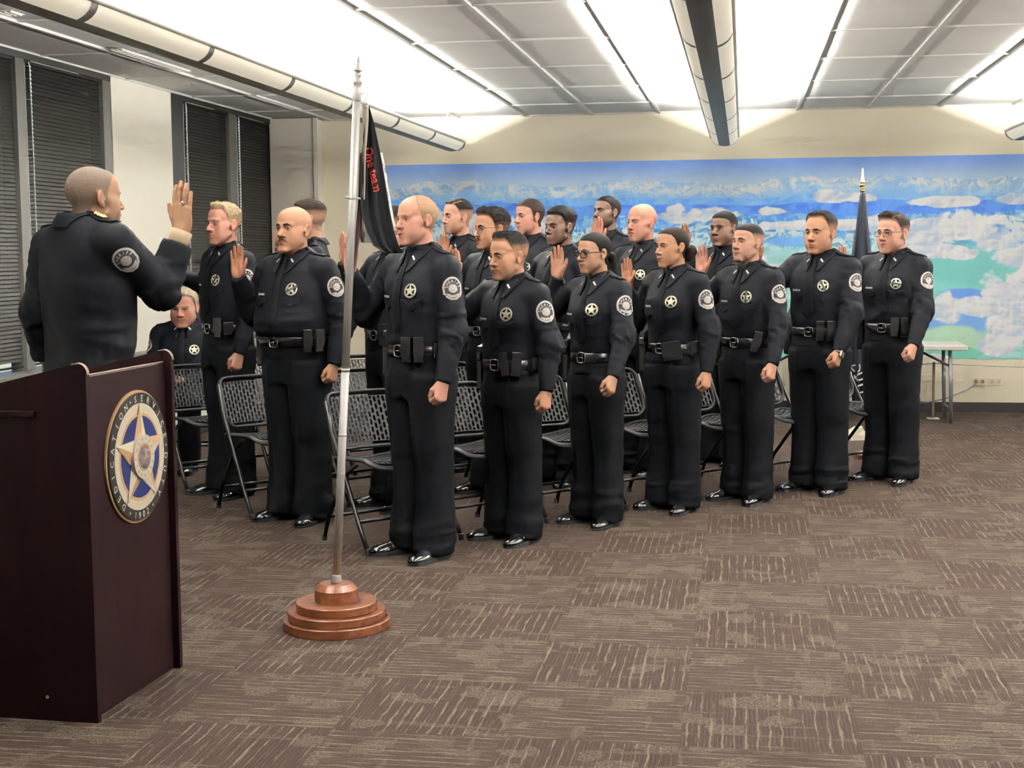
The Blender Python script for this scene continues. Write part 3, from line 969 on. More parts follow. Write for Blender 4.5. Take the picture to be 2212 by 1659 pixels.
    # ---- spectacles
    if 'specs' in p:
        sp = p['specs']; mb = MB(); lb = MB(); w_, h_, r_ = sp.get('w', .025), sp.get('h', .019), sp.get('r', .0011)
        ctrs = []
        for side in (-1, 1):
            cx = side * .0335; pts = []
            for i in range(28):
                a = 2 * math.pi * i / 28; e = sp.get('e', .65)
                ca, sa = math.cos(a), math.sin(a)
                x = cx + w_ * abs(ca) ** e * (1 if ca > 0 else -1); z = -.006 + h_ * abs(sa) ** e * (1 if sa > 0 else -1)
                pts.append((x, .100 - 3.6 * (abs(x) - .01) ** 2, z))
            mb.tube(pts, r_ if sp.get('low', 1) else r_, 6, closed=True)
            lb.add(pts, [tuple(range(28))], 0)
            mb.tube([(side * .0585, .090, .003), (side * .071, .066, .006), (side * .083, -.012, .008), (side * .082, -.040, -.012)], r_ * 1.1, 6)
        mb.tube([(-.010, .101, -.001), (0, .105, .002), (.010, .101, -.001)], r_, 6)
        fr = mk('spectacles', place(np.concatenate(mb.v)), mb.f, sp.get('m', M['frame']), root)
        mk('lens', place(np.concatenate(lb.v)), lb.f, M['lens'], fr)
    # ================= clothing
    # shirt or coat
    zt = [.93, 1.00, 1.045, 1.09, 1.15, 1.22, 1.30, 1.37, 1.42, 1.455, 1.485, 1.515, 1.54]
    A_ = np.array([.172, .170, .168, .172, .172, .178, .190, .197, .198, .178, .128, .083, .066]) * bw
    B_ = np.array([.124, .122, .120, .126, .126, .129, .131, .123, .110, .092, .078, .070, .064]) * bd
    C_ = np.array([.0, .0, .004, .010, .010, .010, .008, .000, -.008, -.016, -.022, -.024, -.020])
    if p.get('fem'):
        A_ *= np.array([1.06, 1.0, .95, .92, .90, .90, .91, .92, .93, .93, .95, .95, .95]); B_ *= np.array([1.03, 1, .96, .95, .96, 1.03, 1.08, 1.02, .97, .95, .95, .95, .95])
    if belly:
        bl = np.exp(-((np.array(zt) - 1.12) / .12) ** 2) * belly
        B_ += bl * .55; C_ += bl * .45; A_ += bl * .5
    if dress:
        zt = [.80] + zt; A_ = np.r_[A_[0] * 1.10, A_]; B_ = np.r_[B_[0] * 1.08, B_]; C_ = np.r_[0, C_]
    zs = [Z(z) + shz * float(sstep(1.15, 1.40, z)) for z in zt]
    ext = np.array([q for s_ in (1, -1) for q in arms[s_]])
    lo = np.minimum(ext.min(0) - .12, [-.27 * bw, -.2 * bd, zs[0] - .02]); hi = np.maximum(ext.max(0) + .12, [.27 * bw, .24 * bd + belly, zs[-1] + .03])
    hh = .0085
    VV = Vol(lo, hi, hh)
    d = sd_stack(VV, zs, A_, B_, C_)
    # shoulder caps and trapezius
    for side in (1, -1):
        sh = arms[side][0]
        d = smin(d, sd_cone(VV, (side * .055, -.03, Z(1.500) + shz), sh + [-side * .02, 0, .012], .042 * S, .058 * S), .035)
    sr = p.get('sr', 1.0) * S
    for side in (1, -1):
        sh, el, w = arms[side]; fd = (w - el) / np.linalg.norm(w - el)
        up_ = sd_cone(VV, sh, el, .066 * sr, .056 * sr)
        if dress: fo = sd_cone(VV, el, w - fd * .01, .058 * sr, .052 * sr)
        else:
            fo = smin(sd_cone(VV, el, w - fd * .06, .056 * sr, .046 * sr), sd_cone(VV, w - fd * .05, w + fd * .03, .040 * sr, .038 * sr), .012)
        cut = (VV.x - w[0]) * fd[0] + (VV.y - w[1]) * fd[1] + (VV.z - w[2]) * fd[2] - (-.045 if dress else .004)
        fo = np.maximum(fo, cut)
        arm = smin(up_, fo, .022)
        arm = np.where(cut > -.03, np.maximum(arm, cut), arm)
        d = smin(d, arm, .030)
    v, q = nets(d, VV.lo, hh); v = lap(v, q, 1, .4); nn = vnormals(v, q)
    # creases: along the sleeves, near elbows, and slanting over the torso
    amp = np.zeros(len(v)); fol = np.zeros(len(v))
    tors = folds(v, (5, 5, 8), seed) * .013
    wT = 1 - sstep(1.30 * S - dz, 1.40 * S - dz, v[:, 2]) * .75
    fol += tors * wT
    for side in (1, -1):
        sh, el, w = arms[side]
        for a, b, r in ((sh, el, .085), (el, w, .075)):
            ab = b - a; t = np.clip(((v - a) @ ab) / (ab @ ab), 0, 1); rr = np.linalg.norm(v - (a + t[:, None] * ab), axis=1)
            k = sstep(r * 1.15, r * .85, rr)
            loc = np.stack([t * np.linalg.norm(ab) * 16, rr * 0 + np.arctan2(v[:, 1] - a[1], v[:, 0] - a[0]) * .9, v[:, 2] * 3], 1)
            nearel = np.exp(-(((1 - t) if a is sh else t) / .30) ** 2)
            fol = fol * (1 - k) + k * (folds(loc, (1.6, 1.2, 1.0), seed + 5 + side) * (.0060 + .0150 * nearel))
    cuffk = np.zeros(len(v))
    for side in (1, -1):
        w = arms[side][2]; cuffk = np.maximum(cuffk, sstep(.10, .07, np.linalg.norm(v - w, axis=1)))
    fol *= 1 - .8 * cuffk
    v = v + nn * fol[:, None]
    shirt = mk('coat' if dress else 'shirt', v, q, M['shirt'], root)
    bvh = BVHTree.FromPolygons([tuple(a) for a in v], [tuple(int(i) for i in f) for f in q])
    # trousers
    if not sit:
        tz = [.03, .10, .25, .42, .52, .66, .80, .90]
        ta = np.array([.084, .082, .080, .081, .085, .092, .099, .100]) * bw * p.get('leg', 1.0)
        tb = np.array([.100, .096, .090, .088, .093, .104, .115, .115]) * bd * p.get('leg', 1.0)
        sp = p.get('stance', .084) * bw
        tx = np.interp(tz, [0, .9], [sp * 1.12, .086 * bw]); ty = np.array([.012, .006, -.004, -.006, 0, .006, .006, .0])
        VT = Vol((-.33 * bw, -.24 * bd, .0), (.33 * bw, .26 * bd + belly, Z(1.075)), .0085)
        d = None
        for side in (1, -1):
            st_ = p.get('step', 0.0) * side
            q_ = sd_stack(VT, [z * S for z in tz], ta, tb, ty + np.interp(tz, [0, .9], [st_, 0]), 2.15, side * tx)
            d = q_ if d is None else smin(d, q_, .012)
        pz = [.80, .86, .93, 1.0, 1.05, 1.068]
        pa = np.array([.165, .178, .182, .175, .170, .168]) * bw * (1.04 if p.get('fem') else 1); pb = np.array([.118, .126, .128, .124, .121, .120]) * bd
        pc = np.zeros(6)
        if belly:
            e_ = np.exp(-((np.array(pz) - 1.12) / .12) ** 2) * belly; pb = pb + e_ * .55; pc = pc + e_ * .45; pa = pa + e_ * .5
        hip = sd_stack(VT, [z * S for z in pz], pa, pb, pc)
        d = smin(d, hip, .035)
        d = np.maximum(d, .026 + .10 * np.clip(VT.y - .05, 0, 1) * 0 - VT.z + .22 * np.clip(VT.y - .02, -.06, .2))
        v, q = nets(d, VT.lo, .0085); v = lap(v, q, 1, .4); nn = vnormals(v, q)
        lowk = np.exp(-((v[:, 2] - .12) / .11) ** 2); kneek = np.exp(-((v[:, 2] - .46) / .13) ** 2)
        f_ = folds(v, (5, 5, 3.2), seed + 2) * .0060 + folds(v, (6, 6, 17), seed + 4) * (.0125 * lowk + .0070 * kneek)
        f_ += .0016 * folds(v, (10, 10, 4), seed + 8)
        # pressed crease down the front and a seam at the side
        for side in (1, -1):
            cx = side * np.interp(v[:, 2] / S, tz, tx)
            f_ += .006 * np.exp(-((v[:, 0] - cx) / .011) ** 2) * (v[:, 1] > 0) * sstep(.15, .3, v[:, 2]) * sstep(.93, .8, v[:, 2])
        f_ *= sstep(1.02 * S, .95 * S, v[:, 2])
        mk('trousers', v + nn * f_[:, None], q, M['trouser'], root)
        for side in (1, -1):
            a = -side * p.get('toe', .24); R = rotz(a)
            fx, fy = side * sp * 1.12, p.get('step', 0.0) * side - .035
            sc = p.get('shoe', 1.0) * (.4 + .6 * S)
            vv = SHV * np.array([side, 1, 1]) * sc; qq = SHQ if side == 1 else SHQ[:, ::-1]
            so = mk('shoe', vv @ R.T + [fx, fy, 0], qq, M['patent'], root)
            k = len(SOLE); ol = np.array([(x * side * sc * 1.03, y * sc, 0) for x, y in SOLE]) @ R.T + [fx, fy, 0]
            V = np.concatenate([ol + [0, 0, .001], ol + [0, 0, .021 * sc]])
            F = [tuple(range(k - 1, -1, -1)), tuple(range(k, 2 * k))] + [(i, (i + 1) % k, k + (i + 1) % k, k + i) for i in range(k)]
            mk('sole', V, F, M['sole'], so, smooth=False)
    else:
        hipc = np.array([0, 0, p['seat_z'] + .105]); kz = p['seat_z'] + .06
        VT = Vol((-.36, -.25, .0), (.36, .72, hipc[2] + .28), .0095); d = None
        for side in (1, -1):
            kn = np.array([side * p.get('kn', .13), .44 * S, kz]); an = np.array([side * .115, .42 * S, .10])
            q_ = smin(sd_cone(VT, hipc + [side * .085, .02, -.015], kn, .095 * bw, .075 * bw), sd_cone(VT, kn, an, .074 * bw, .070), .03)
            d = q_ if d is None else smin(d, q_, .02)
        d = smin(d, sd_ell(VT, hipc + [0, -.02, .05], (.19 * bw, .155 * bd, .18)), .05); d = np.maximum(d, .035 - VT.z)
        v, q = nets(d, VT.lo, .0095); v = lap(v, q, 1, .4); nn = vnormals(v, q)
        mk('trousers', v + nn * (folds(v, (7, 7, 9), 3) * .006)[:, None], q, M['trouser'], root)
        for side in (1, -1):
            fx, fy = side * .115, .42 * S - .05
            so = mk('shoe', SHV * np.array([side, 1, 1]) + [fx, fy, 0], SHQ if side == 1 else SHQ[:, ::-1], M['patent'], root)
            k = len(SOLE); ol = np.array([(x * side * 1.03 + fx, y + fy, 0) for x, y in SOLE])
            V = np.concatenate([ol + [0, 0, .001], ol + [0, 0, .021]])
            F = [tuple(range(k - 1, -1, -1)), tuple(range(k, 2 * k))] + [(i, (i + 1) % k, k + (i + 1) % k, k + i) for i in range(k)]
            mk('sole', V, F, M['sole'], so, smooth=False)
    # collar: a stand around the neck with falling points
    nk = hp.get('neck', 1.0)
    V = []; nA = 41; cz = Z(1.522) + shz; span = math.radians(163 if not dress else 178)
    stations = ((0.0, 0.0), (.35, .004), (.7, .009), (1.0, .013), (1.06, .009))
    for i in range(nA):
        a = -span + 2 * span * i / (nA - 1)          # 0 = back of the neck
        fr = abs(a) / span; pt = sstep(.72, 1.0, fr)
        for s_, o_ in stations:
            lw_ = .016 if dress else .030
            rx = (.0640 * nk + lw_ * s_) * (.5 + .5 * S) + .001; ry = (.0680 * nk + lw_ * .87 * s_) * (.5 + .5 * S)
            fall = .040 + .052 * pt + (.012 if dress else 0)
            z = cz + .022 + .006 * math.cos(a) - fall * s_ * S - .034 * fr ** 2
            x = math.sin(a) * rx * (1 + .10 * pt * s_); y = -math.cos(a) * ry - .026 + .018 * fr + .006
            if fr > .9: y += .012 * s_ * (fr - .9) * 10
            V.append((x, y, z))
    F = [tuple(f) for f in grid_faces(nA, len(stations))]
    V = np.array(V)
    # keep the leaf just above the cloth beneath it
    for i in range(len(V)):
        s_ = stations[i % len(stations)][0]
        if s_ >= .7:
            hit = bvh.ray_cast(Vector((V[i][0], V[i][1] + .25, V[i][2])), Vector((0, -1, 0))) if V[i][1] > .01 else (None,)
            if hit[0] is not None and hit[0].y + .006 > V[i][1]: V[i][1] = hit[0].y + .006
            hit = bvh.ray_cast(Vector((V[i][0], V[i][1], V[i][2] + .25)), Vector((0, 0, -1)))
            if hit[0] is not None and hit[0].z + .004 > V[i][2] and V[i][1] < .02: V[i][2] = hit[0].z + .004
    co = mk('collar', V, F, M['shirt'], root)
    sol = co.modifiers.new('thickness', 'SOLIDIFY'); sol.thickness = .0035; sol.offset = 1
    cb = BVHTree.FromPolygons([tuple(a) for a in V], F + [tuple(f[::-1]) for f in F])
    # front hit helper
    def front(x, z, off=.0):
        hit = bvh.ray_cast(Vector((x, .7, z)), Vector((0, -1, 0)))
        return np.array([x, hit[0].y + off, z]) if hit[0] is not None else np.array([x, .12, z])
    if not dress:
        # pins on both collar points
        for side in (-1, 1):
            W = Wrap(cb, (side * .052, .08, cz - .040 * S), (side * .55, 1, .3), (side * -.62, .25, 1), .10); mb = MB()
            pl = [(-.0045, -.0125), (-.0045, .0125), (.0045, .0125), (.0045, -.0125)]
            fan_poly(mb, W, [(x * 1.0, y) for x, y in pl], .0062, 0, (0, .6, 1), .003)
            if W.miss < 6: mb.build('collar_pin', [M['pinw']], root)
        # tie
        if p.get('tie', True):
            V = []; zt_ = cz - .018; zb_ = Z(1.115); k = 16
            for i in range(k):
                t = i / (k - 1); z = zt_ + (zb_ - zt_) * t
                w_ = .017 if t < .07 else .011 + .030 * min(1, t * 1.25)
                if t > .93: w_ *= (1 - t) / .07 * .98 + .02
                for s_ in (-1, -.55, 0, .55, 1):
                    q_ = front(s_ * w_, z, .006 + .006 * (1 - s_ * s_) + (.012 * (1 - s_ * s_) if t < .07 else 0)); V.append(q_)
            t_ = mk('tie', V, [tuple(f[::-1]) for f in grid_faces(k, 5)], M['tie'], root)
        # pocket flaps, buttons, badge, name bar
        for side in (-1, 1):
            W = Wrap(bvh, (side * .088 * bw, .12, Z(1.262)), (side * .35, 1, 0), (0, 0, 1)); mb = MB()
            pl = [(-.058, .018), (0, .018), (.058, .018), (.058, -.016), (.030, -.020), (.012, -.030), (0, -.034), (-.012, -.030), (-.030, -.020), (-.058, -.016)]
            fan_poly(mb, W, pl, .0065, 0, (0, .4, .7, 1), .007); fl = mb.build('pocket_flap', [M['shirt']], root)
            mb = MB(); ring_poly(mb, W, .0058, .001, .0082, 0, 14, .002, (0, -.021)); mb.build('button', [M['frame']], fl)
        badge_part(bvh, (-.088 * bw, .12, Z(1.322)), (-.35, 1, .08), (0, 0, 1), root, p.get('band'))
        W = Wrap(bvh, (.090 * bw, .12, Z(1.292)), (.35, 1, .05), (0, 0, 1)); mb = MB()
        fan_poly(mb, W, [(-.030, -.0055), (-.030, .0055), (0, .0055), (.030, .0055), (.030, -.0055), (0, -.0055)], .0048, 0, (0, .5, 1), .003)
        mb.build('name_bar', [M['pinw']], root)
    # epaulettes
    for side in (-1, 1):
        sh = arms[side][0]; V = []; k = 10
        for i in range(k):
            t = i / (k - 1); x = side * (.070 + (abs(sh[0]) + .018 - .070) * t)
            for s_ in (-1, 0, 1):
                hit = bvh.ray_cast(Vector((x, -.018 + s_ * (.019 + .006 * t) * 1.0, Z(1.85))), Vector((0, 0, -1)))
                zz = hit[0].z if hit[0] is not None else Z(1.45)
                V.append((x, -.018 + s_ * (.019 + .006 * t), zz + (.0085 if s_ == 0 else .0065)))
        ep = mk('epaulette', V, [tuple(f if side == -1 else f[::-1]) for f in grid_faces(k, 3)], M['shirt'], root); sl_ = ep.modifiers.new('thickness', 'SOLIDIFY'); sl_.thickness = .004; sl_.offset = -1
        if dress:
            mb = MB()
            for i in range(4):
                cpt = np.array(V[3 * (2 + i) + 1]); mb.lathe([(0.001, .010), (.007, .006), (.012, 0), (.001, -.002)], 5, c=cpt + [0, 0, .004])
            mb.build('gold_insignia', [M['gold']], ep)
    # shoulder patches
    for side in (-1, 1):
        if p.get('nopatch') == side: continue
        sh, el, w = arms[side]; pc = sh + (el - sh) * p.get('pt', .36); ax_ = (sh - el) / np.linalg.norm(sh - el)
        n_ = np.array(p.get('pn%d' % side) or ((-.92, .42, .05) if side == -1 else (.55, -.2, .8)), float); n_ -= ax_ * (n_ @ ax_)
        patch_part(bvh, pc, n_, ax_, root, p.get('ps', 1.0))
    if dress:   # the shirt cuff that shows, ring, coat pocket
        for side in (1,):
            sh, el, w = arms[side]; fd = (w - el) / np.linalg.norm(w - el); mb = MB()
            mb.tube([w - fd * .09, w - fd * .02, w + fd * .006], [.040, .042, .041], 20)
            mb.build('shirt_cuff', [M['shirtcuff']], shirt)
    # belt with its gear
    if not sit and not dress:
        zb = Z(1.030); ia = lambda z: (np.interp(z, zs, A_), np.interp(z, zs, B_), np.interp(z, zs, C_))
        def bp(psi, z, off):   # psi from straight ahead, positive to the person's left
            a, b, c_ = ia(z); n_ = 2.3
            cx, cy = -math.sin(psi), math.cos(psi)
            r = (abs(cx / a) ** n_ + abs(cy / b) ** n_) ** (-1 / n_)
            return np.array([cx * (r + off), c_ + cy * (r + off), z])
        V = []; nB = 64; hb = .027
        for i in range(nB):
            psi = 2 * math.pi * i / nB
            for dz_, o_ in ((-hb, .004), (-hb * .85, .0105), (hb * .85, .0105), (hb, .004)): V.append(bp(psi, zb + dz_, o_ + .004))
        F = [tuple(f[::-1]) for f in grid_faces(nB, 4)] + [tuple(((nB - 1) * 4 + j, (nB - 1) * 4 + j + 1, j + 1, j)) for j in range(3)]
        belt = mk('duty_belt', V, F, M['leather'], root)
        def gear(psi, dz_, off, tilt=0.0):
            o = bp(psi, zb + dz_, off); nr = bp(psi, zb, .1) - bp(psi, zb, 0); nr /= np.linalg.norm(nr)
            up = np.array([0, 0, 1.0]); rt = np.cross(up, nr)
            if tilt: up, rt = up * math.cos(tilt) + rt * math.sin(tilt), rt * math.cos(tilt) - up * math.sin(tilt)
            return o, np.stack([rt, nr, up], 1)
        o, R = gear(0.0, 0, .016); mb = MB()
        pts = [(x, 0, z) for x, z in [(-.026, -.024), (-.030, 0), (-.026, .024), (0, .028), (.026, .024), (.030, 0), (.026, -.024), (0, -.028)]]
        mb.tube(np.array(pts) @ R.T + o, .0040, 8, closed=True); mb.tube(np.array([(-.026, .002, 0), (.012, .004, 0)]) @ R.T + o, .003, 8)
        mb.build('buckle', [M['chrome']], belt)
        def pouch(psi, w_, h_, d_, dz_, name='magazine_pouch', tilt=0.0):
            o, R = gear(psi, dz_, .010 + d_ / 2, tilt); mb = MB()
            mb.box(o, (w_, d_, h_), R, 0, min(w_, d_) * .22)
            po = mb.build(name, [M['leather']], belt)
            fl = [(-w_ * .52, h_ * .5)] + [(-w_ * .52, .10 * h_)] + [(w_ * .52 * math.sin(a), -.10 * h_ - .22 * h_ * math.cos(a)) for a in np.linspace(-1.5, 1.5, 9)] + [(w_ * .52, .10 * h_), (w_ * .52, h_ * .5)]
            mb = MB(); T = lambda u, v_, w2: R @ np.array([u, d_ * .5 + .0005 + w2, v_]) + o
            mb.prism(fl[::-1], .006, T)
            mb.box(R @ np.array([0, 0, h_ * .5 + .0005]) + o, (w_ * 1.04, d_ * 1.1, .006), R, 0, .002)
            mb.build('flap', [M['leather']], po)
        for it in p.get('gear', (('mag', .62), ('mag', .92), ('case', 1.45))):
            kind, psi = it[0], it[1]; tl = it[2] if len(it) > 2 else 0.0
            if kind == 'mag': pouch(psi, .047, .118, .032, .006, 'magazine_pouch', tl)
            elif kind == 'case': pouch(psi, .055, .075, .034, .002, 'handcuff_case', tl)
            elif kind == 'wide': pouch(psi, .105, .105, .030, -.012, 'glove_pouch', tl)
        if p.get('holster', True):
            psi = -1.42; o, R = gear(psi, -.06, .036); mb = MB()
            mb.box(o, (.060, .046, .17), R, 0, .012); mb.box(R @ np.array([0, 0, .09]) + o, (.075, .040, .05), R, 0, .010)
            ho = mb.build('holster', [M['leather']], belt)
            mb = MB(); T = lambda u, v_, w2: R @ np.array([u, w2 - .014, v_]) + o
            mb.prism([(-.028, .095), (-.030, .125), (-.072, .175), (-.045, .195), (-.005, .150), (.028, .140), (.030, .095)][::-1], .028, T)
            mb.build('pistol_grip', [M['frame']], ho)
    # small extras
    if p.get('ring'):
        side, col_ = (1, M['silver']) if p['ring'] == 'r' else (-1, M['gold'])
        sh, el, w = arms[side]; mb = MB(); hsz = hsc
        if side == 1:
            R = np.array(Euler(p.get('hr_rot', (0, 0, 0)), 'XYZ').to_matrix()); cpt = np.array([.0120, .002, .108])
            pts = [cpt + [.0112 * math.cos(a), .0112 * math.sin(a), 0] for a in np.linspace(0, 2 * math.pi, 18, endpoint=False)]
            mb.tube(np.array(pts) * hsz @ R.T + w, .0022, 8, closed=True)
            mb.ell(np.array([.012, -.0115, .108]) * hsz @ R.T + w, (.0075, .006, .0075), 12, 8)
        else:
            fd = (w - el) / np.linalg.norm(w - el); R = rot_axis(np.array([0, 0, -1.0]), fd) @ np.array(Euler(p.get('hl_rot', (0, 0, 0)), 'XYZ').to_matrix())
            cpt = np.array([.006, -.0110, -.096])
            pts = [cpt + np.array([.0112 * math.cos(a) * .55, .0116 * math.sin(a), .0112 * math.cos(a) * -.83]) for a in np.linspace(0, 2 * math.pi, 18, endpoint=False)]
            mb.tube(np.array(pts) * hsz @ R.T + w, .0022, 8, closed=True)
        mb.build('finger_ring', [col_], root)
    if p.get('watchw'):
        sh, el, w = arms[-1]; fd = (w - el) / np.linalg.norm(w - el)
        R = rot_axis(np.array([0, 0, -1.0]), fd) @ np.array(Euler(p.get('hl_rot', (0, 0, 0)), 'XYZ').to_matrix()); mb = MB()
        pts = [np.array([.0245 * math.cos(a), .0300 * math.sin(a), -.016]) for a in np.linspace(0, 2 * math.pi, 24, endpoint=False)]
        mb.tube(np.array(pts) * hsc @ R.T + w, .007, 8, closed=True, flat=None); wo = mb.build('watch_strap', [M['frame']], root)
        mb = MB(); mb.box(np.array([-.027, .0, -.016]) * hsc @ R.T + w, (.012, .040, .044), R, 0, .006); wc = mb.build('watch_case', [M['watch']], wo)
        mb = MB(); mb.box(np.array([-.0335, .0, -.016]) * hsc @ R.T + w, (.002, .030, .034), R, 0, .0008); mb.build('watch_screen', [M['watchface']], wo)
    return root
# ------------------------------------------------------------------ room frame: a to the right along the mural wall, d away from the camera
_dv = ray(1605, 536); TH = math.atan2(_dv[0], _dv[1])
DV = np.array([math.sin(TH), math.cos(TH), 0]); XV = np.array([math.cos(TH), -math.sin(TH), 0])
AL, AR, DB, DF, ZC = -4.33, 6.2, 12.94, -3.6, 2.685
def room(a, d, z=0.0): return XV * a + DV * d + np.array([0, 0, z])
def ad(p): p = np.asarray(p); return float(p @ XV), float(p @ DV), float(p[2])
def in_room(o): o.rotation_euler = (0, 0, -TH); return o
def struct(o): o['kind'] = 'structure'; return o
def on_back(px, py, d=DB): return ad(on_plane(px, py, DV * d, DV))
def on_left(px, py, a=AL): return ad(on_plane(px, py, XV * a, XV))

# ---- carpet
def carpet_mat():
    t = NT('carpet_tiles')
    T = .53
    tc = t.node('ShaderNodeTexCoord'); sep = t.node('ShaderNodeSeparateXYZ', ins={'Vector': tc.outputs['Object']})
    o = ad(on_z(1483, 1492))
    x = t.math('DIVIDE', t.math('SUBTRACT', sep.outputs[0], o[0]), T); y = t.math('DIVIDE', t.math('SUBTRACT', sep.outputs[1], o[1]), T)
    ix = t.math('FLOOR', x); iy = t.math('FLOOR', y); fx = t.math('SUBTRACT', x, ix); fy = t.math('SUBTRACT', y, iy)
    par = t.math('MODULO', t.math('ADD', t.math('ADD', ix, iy), 200.0), 2.0)
    par = t.math('GREATER_THAN', par, .5)
    def sel(a, b): # par ? a : b
        return t.math('ADD', t.math('MULTIPLY', par, a), t.math('MULTIPLY', t.math('SUBTRACT', 1.0, par), b))
    along = sel(fy, fx); across = sel(fx, fy)
    tid = t.math('ADD', t.math('MULTIPLY', ix, 7.31), t.math('MULTIPLY', iy, 13.77))
    def vec(sa, sc, off):
        c = t.node('ShaderNodeCombineXYZ', ins={0: t.math('MULTIPLY', along, sa), 1: t.math('MULTIPLY', across, sc), 2: t.math('ADD', tid, off)})
        return c.outputs[0]
    def ns(v, det=2.0, rough=.6):
        n = t.node('ShaderNodeTexNoise', ins={'Vector': v, 'Scale': 1.0, 'Detail': det, 'Roughness': rough}); return n.outputs['Fac']
    wob = t.noise(70, tc.outputs['Object'], 3)
    # fine yarn speckle
    speck = t.noise(320, tc.outputs['Object'], 2, .7)
    speck2 = t.noise(95, tc.outputs['Object'], 3, .7)
    # wobbly pinstripes at a near regular spacing, some missing, some heavy
    NL = 15.0
    jit = t.math('MULTIPLY', t.math('SUBTRACT', ns(vec(5.0, 4.0, 10.0), 3.0), .5), .040)
    yarn = t.math('MULTIPLY', t.math('SUBTRACT', t.noise(150, tc.outputs['Object'], 3, .7), .5), .016)
    fL = t.math('MULTIPLY', t.math('ADD', across, t.math('ADD', jit, yarn)), NL)
    lid = t.math('FLOOR', fL); fr = t.math('SUBTRACT', fL, lid)
    g = t.math('SUBTRACT', 1.0, t.math('ABSOLUTE', t.math('SUBTRACT', t.math('MULTIPLY', fr, 2.0), 1.0)))
    wv = t.node('ShaderNodeCombineXYZ', ins={0: t.math('MULTIPLY', along, 3.2), 1: t.math('MULTIPLY', lid, 1.73), 2: tid})
    wn = t.node('ShaderNodeTexNoise', ins={'Vector': wv.outputs[0], 'Scale': 1.0, 'Detail': 2.5, 'Roughness': .65}).outputs['Fac']
    thr = t.math('SUBTRACT', 1.40, t.math('MULTIPLY', wn, 1.05))
    ln1 = t.node('ShaderNodeMapRange', ins={0: t.math('SUBTRACT', g, thr), 1: -.06, 2: .14}).outputs[0]
    f2 = t.math('MULTIPLY', t.math('ADD', across, yarn), 41.0)
    g2 = t.math('SUBTRACT', 1.0, t.math('ABSOLUTE', t.math('SUBTRACT', t.math('MULTIPLY', t.math('FRACT', f2), 2.0), 1.0)))
    wv2 = t.node('ShaderNodeCombineXYZ', ins={0: t.math('MULTIPLY', along, 4.0), 1: t.math('MULTIPLY', t.math('FLOOR', f2), 2.31), 2: t.math('ADD', tid, 50.0)})
    wn2 = t.node('ShaderNodeTexNoise', ins={'Vector': wv2.outputs[0], 'Scale': 1.0, 'Detail': 2.0, 'Roughness': .6}).outputs['Fac']
    ln2 = t.math('MULTIPLY', t.node('ShaderNodeMapRange', ins={0: t.math('SUBTRACT', g2, t.math('SUBTRACT', 1.30, t.math('MULTIPLY', wn2, 1.05))), 1: -.1, 2: .2}).outputs[0], t.math('ADD', .25, t.math('MULTIPLY', t.math('SUBTRACT', 1.0, par), .4)))
    lines = t.math('MAXIMUM', ln1, ln2)
    # woolly blocks and cross bands
    bl = t.node('ShaderNodeTexVoronoi', ins={'Vector': vec(6.0, 5.0, 120.0), 'Scale': 1.0}); bl.distance = 'CHEBYCHEV'
    blk = t.node('ShaderNodeMapRange', ins={0: t.node('ShaderNodeSeparateColor', ins={0: bl.outputs['Color']}).outputs[0], 1: .80, 2: .84}).outputs[0]
    bands = t.node('ShaderNodeMapRange', ins={0: ns(vec(11.0, 1.6, 160.0), 1.0), 1: .62, 2: .68}).outputs[0]
    fuzz = t.node('ShaderNodeMapRange', ins={0: t.math('ADD', t.math('MULTIPLY', speck, .5), t.math('MULTIPLY', speck2, .5)), 1: .45, 2: .58}).outputs[0]
    patch = t.math('MULTIPLY', t.math('MAXIMUM', blk, t.math('MULTIPLY', bands, .8)), t.math('ADD', t.math('MULTIPLY', fuzz, .70), .02))
    cream = t.math('MINIMUM', t.math('MAXIMUM', lines, patch), 1.0)
    cream = t.math('MULTIPLY', cream, t.math('ADD', .55, t.math('MULTIPLY', fuzz, .5)))
    tilev = t.noise(.9, tc.outputs['Object'], 2)
    base = t.mix(t.node('ShaderNodeMapRange', ins={0: t.math('ADD', t.math('MULTIPLY', speck, .5), t.math('MULTIPLY', ns(vec(6, 120, 220.0), 2.0), .5)), 1: .35, 2: .65}).outputs[0], srgb(62, 43, 37), srgb(122, 90, 78))
    base = t.mix(t.math('MULTIPLY', tilev, .5), base, srgb(108, 78, 69))
    colr = t.mix(cream, base, srgb(214, 200, 172))
    colr = t.mix(1.0 - CARPET_K, colr, (0, 0, 0))
    t.set(color=colr, rough=.95, spec=.08)
    t.bump(t.math('ADD', speck, t.math('MULTIPLY', cream, .6)), .6, .004)
    return t.m
M['carpet'] = carpet_mat()
fl = in_room(mk('floor', [(AL - .1, DF, 0), (AR, DF, 0), (AR, DB + .02, 0), (AL - .1, DB + .02, 0)], [(0, 1, 2, 3)], M['carpet'], smooth=False)); struct(fl)

# ---- walls and ceiling
def wall_mat():
    t = NT('cream_wall_paint'); tc = t.obj()
    t.set(color=t.mix(t.noise(1.3, tc, 2), srgb(230, 222, 200), srgb(236, 229, 208)), rough=.75, spec=.25)
    t.bump(t.noise(180, tc, 3), .15, .002); return t.m
M['wall'] = wall_mat()
M['wallwhite'] = simple('white_wall_paint', srgb(234, 229, 216), .7, 0, .25, .03, 3)
def ceil_mat():
    t = NT('mineral_ceiling_tile'); tc = t.obj()
    n = t.math('ADD', t.math('MULTIPLY', t.noise(220, tc, 2), .5), t.math('MULTIPLY', t.noise(3, tc, 2), .5))
    t.set(color=t.mix(n, srgb(212, 211, 208), srgb(232, 231, 228)), rough=.95, spec=.1)
    t.bump(t.noise(260, tc, 3, .7), .35, .003); return t.m
M['ceil'] = ceil_mat()
M['tbar'] = simple('ceiling_grid_enamel', srgb(208, 207, 204), .45, 0, .4, .02)
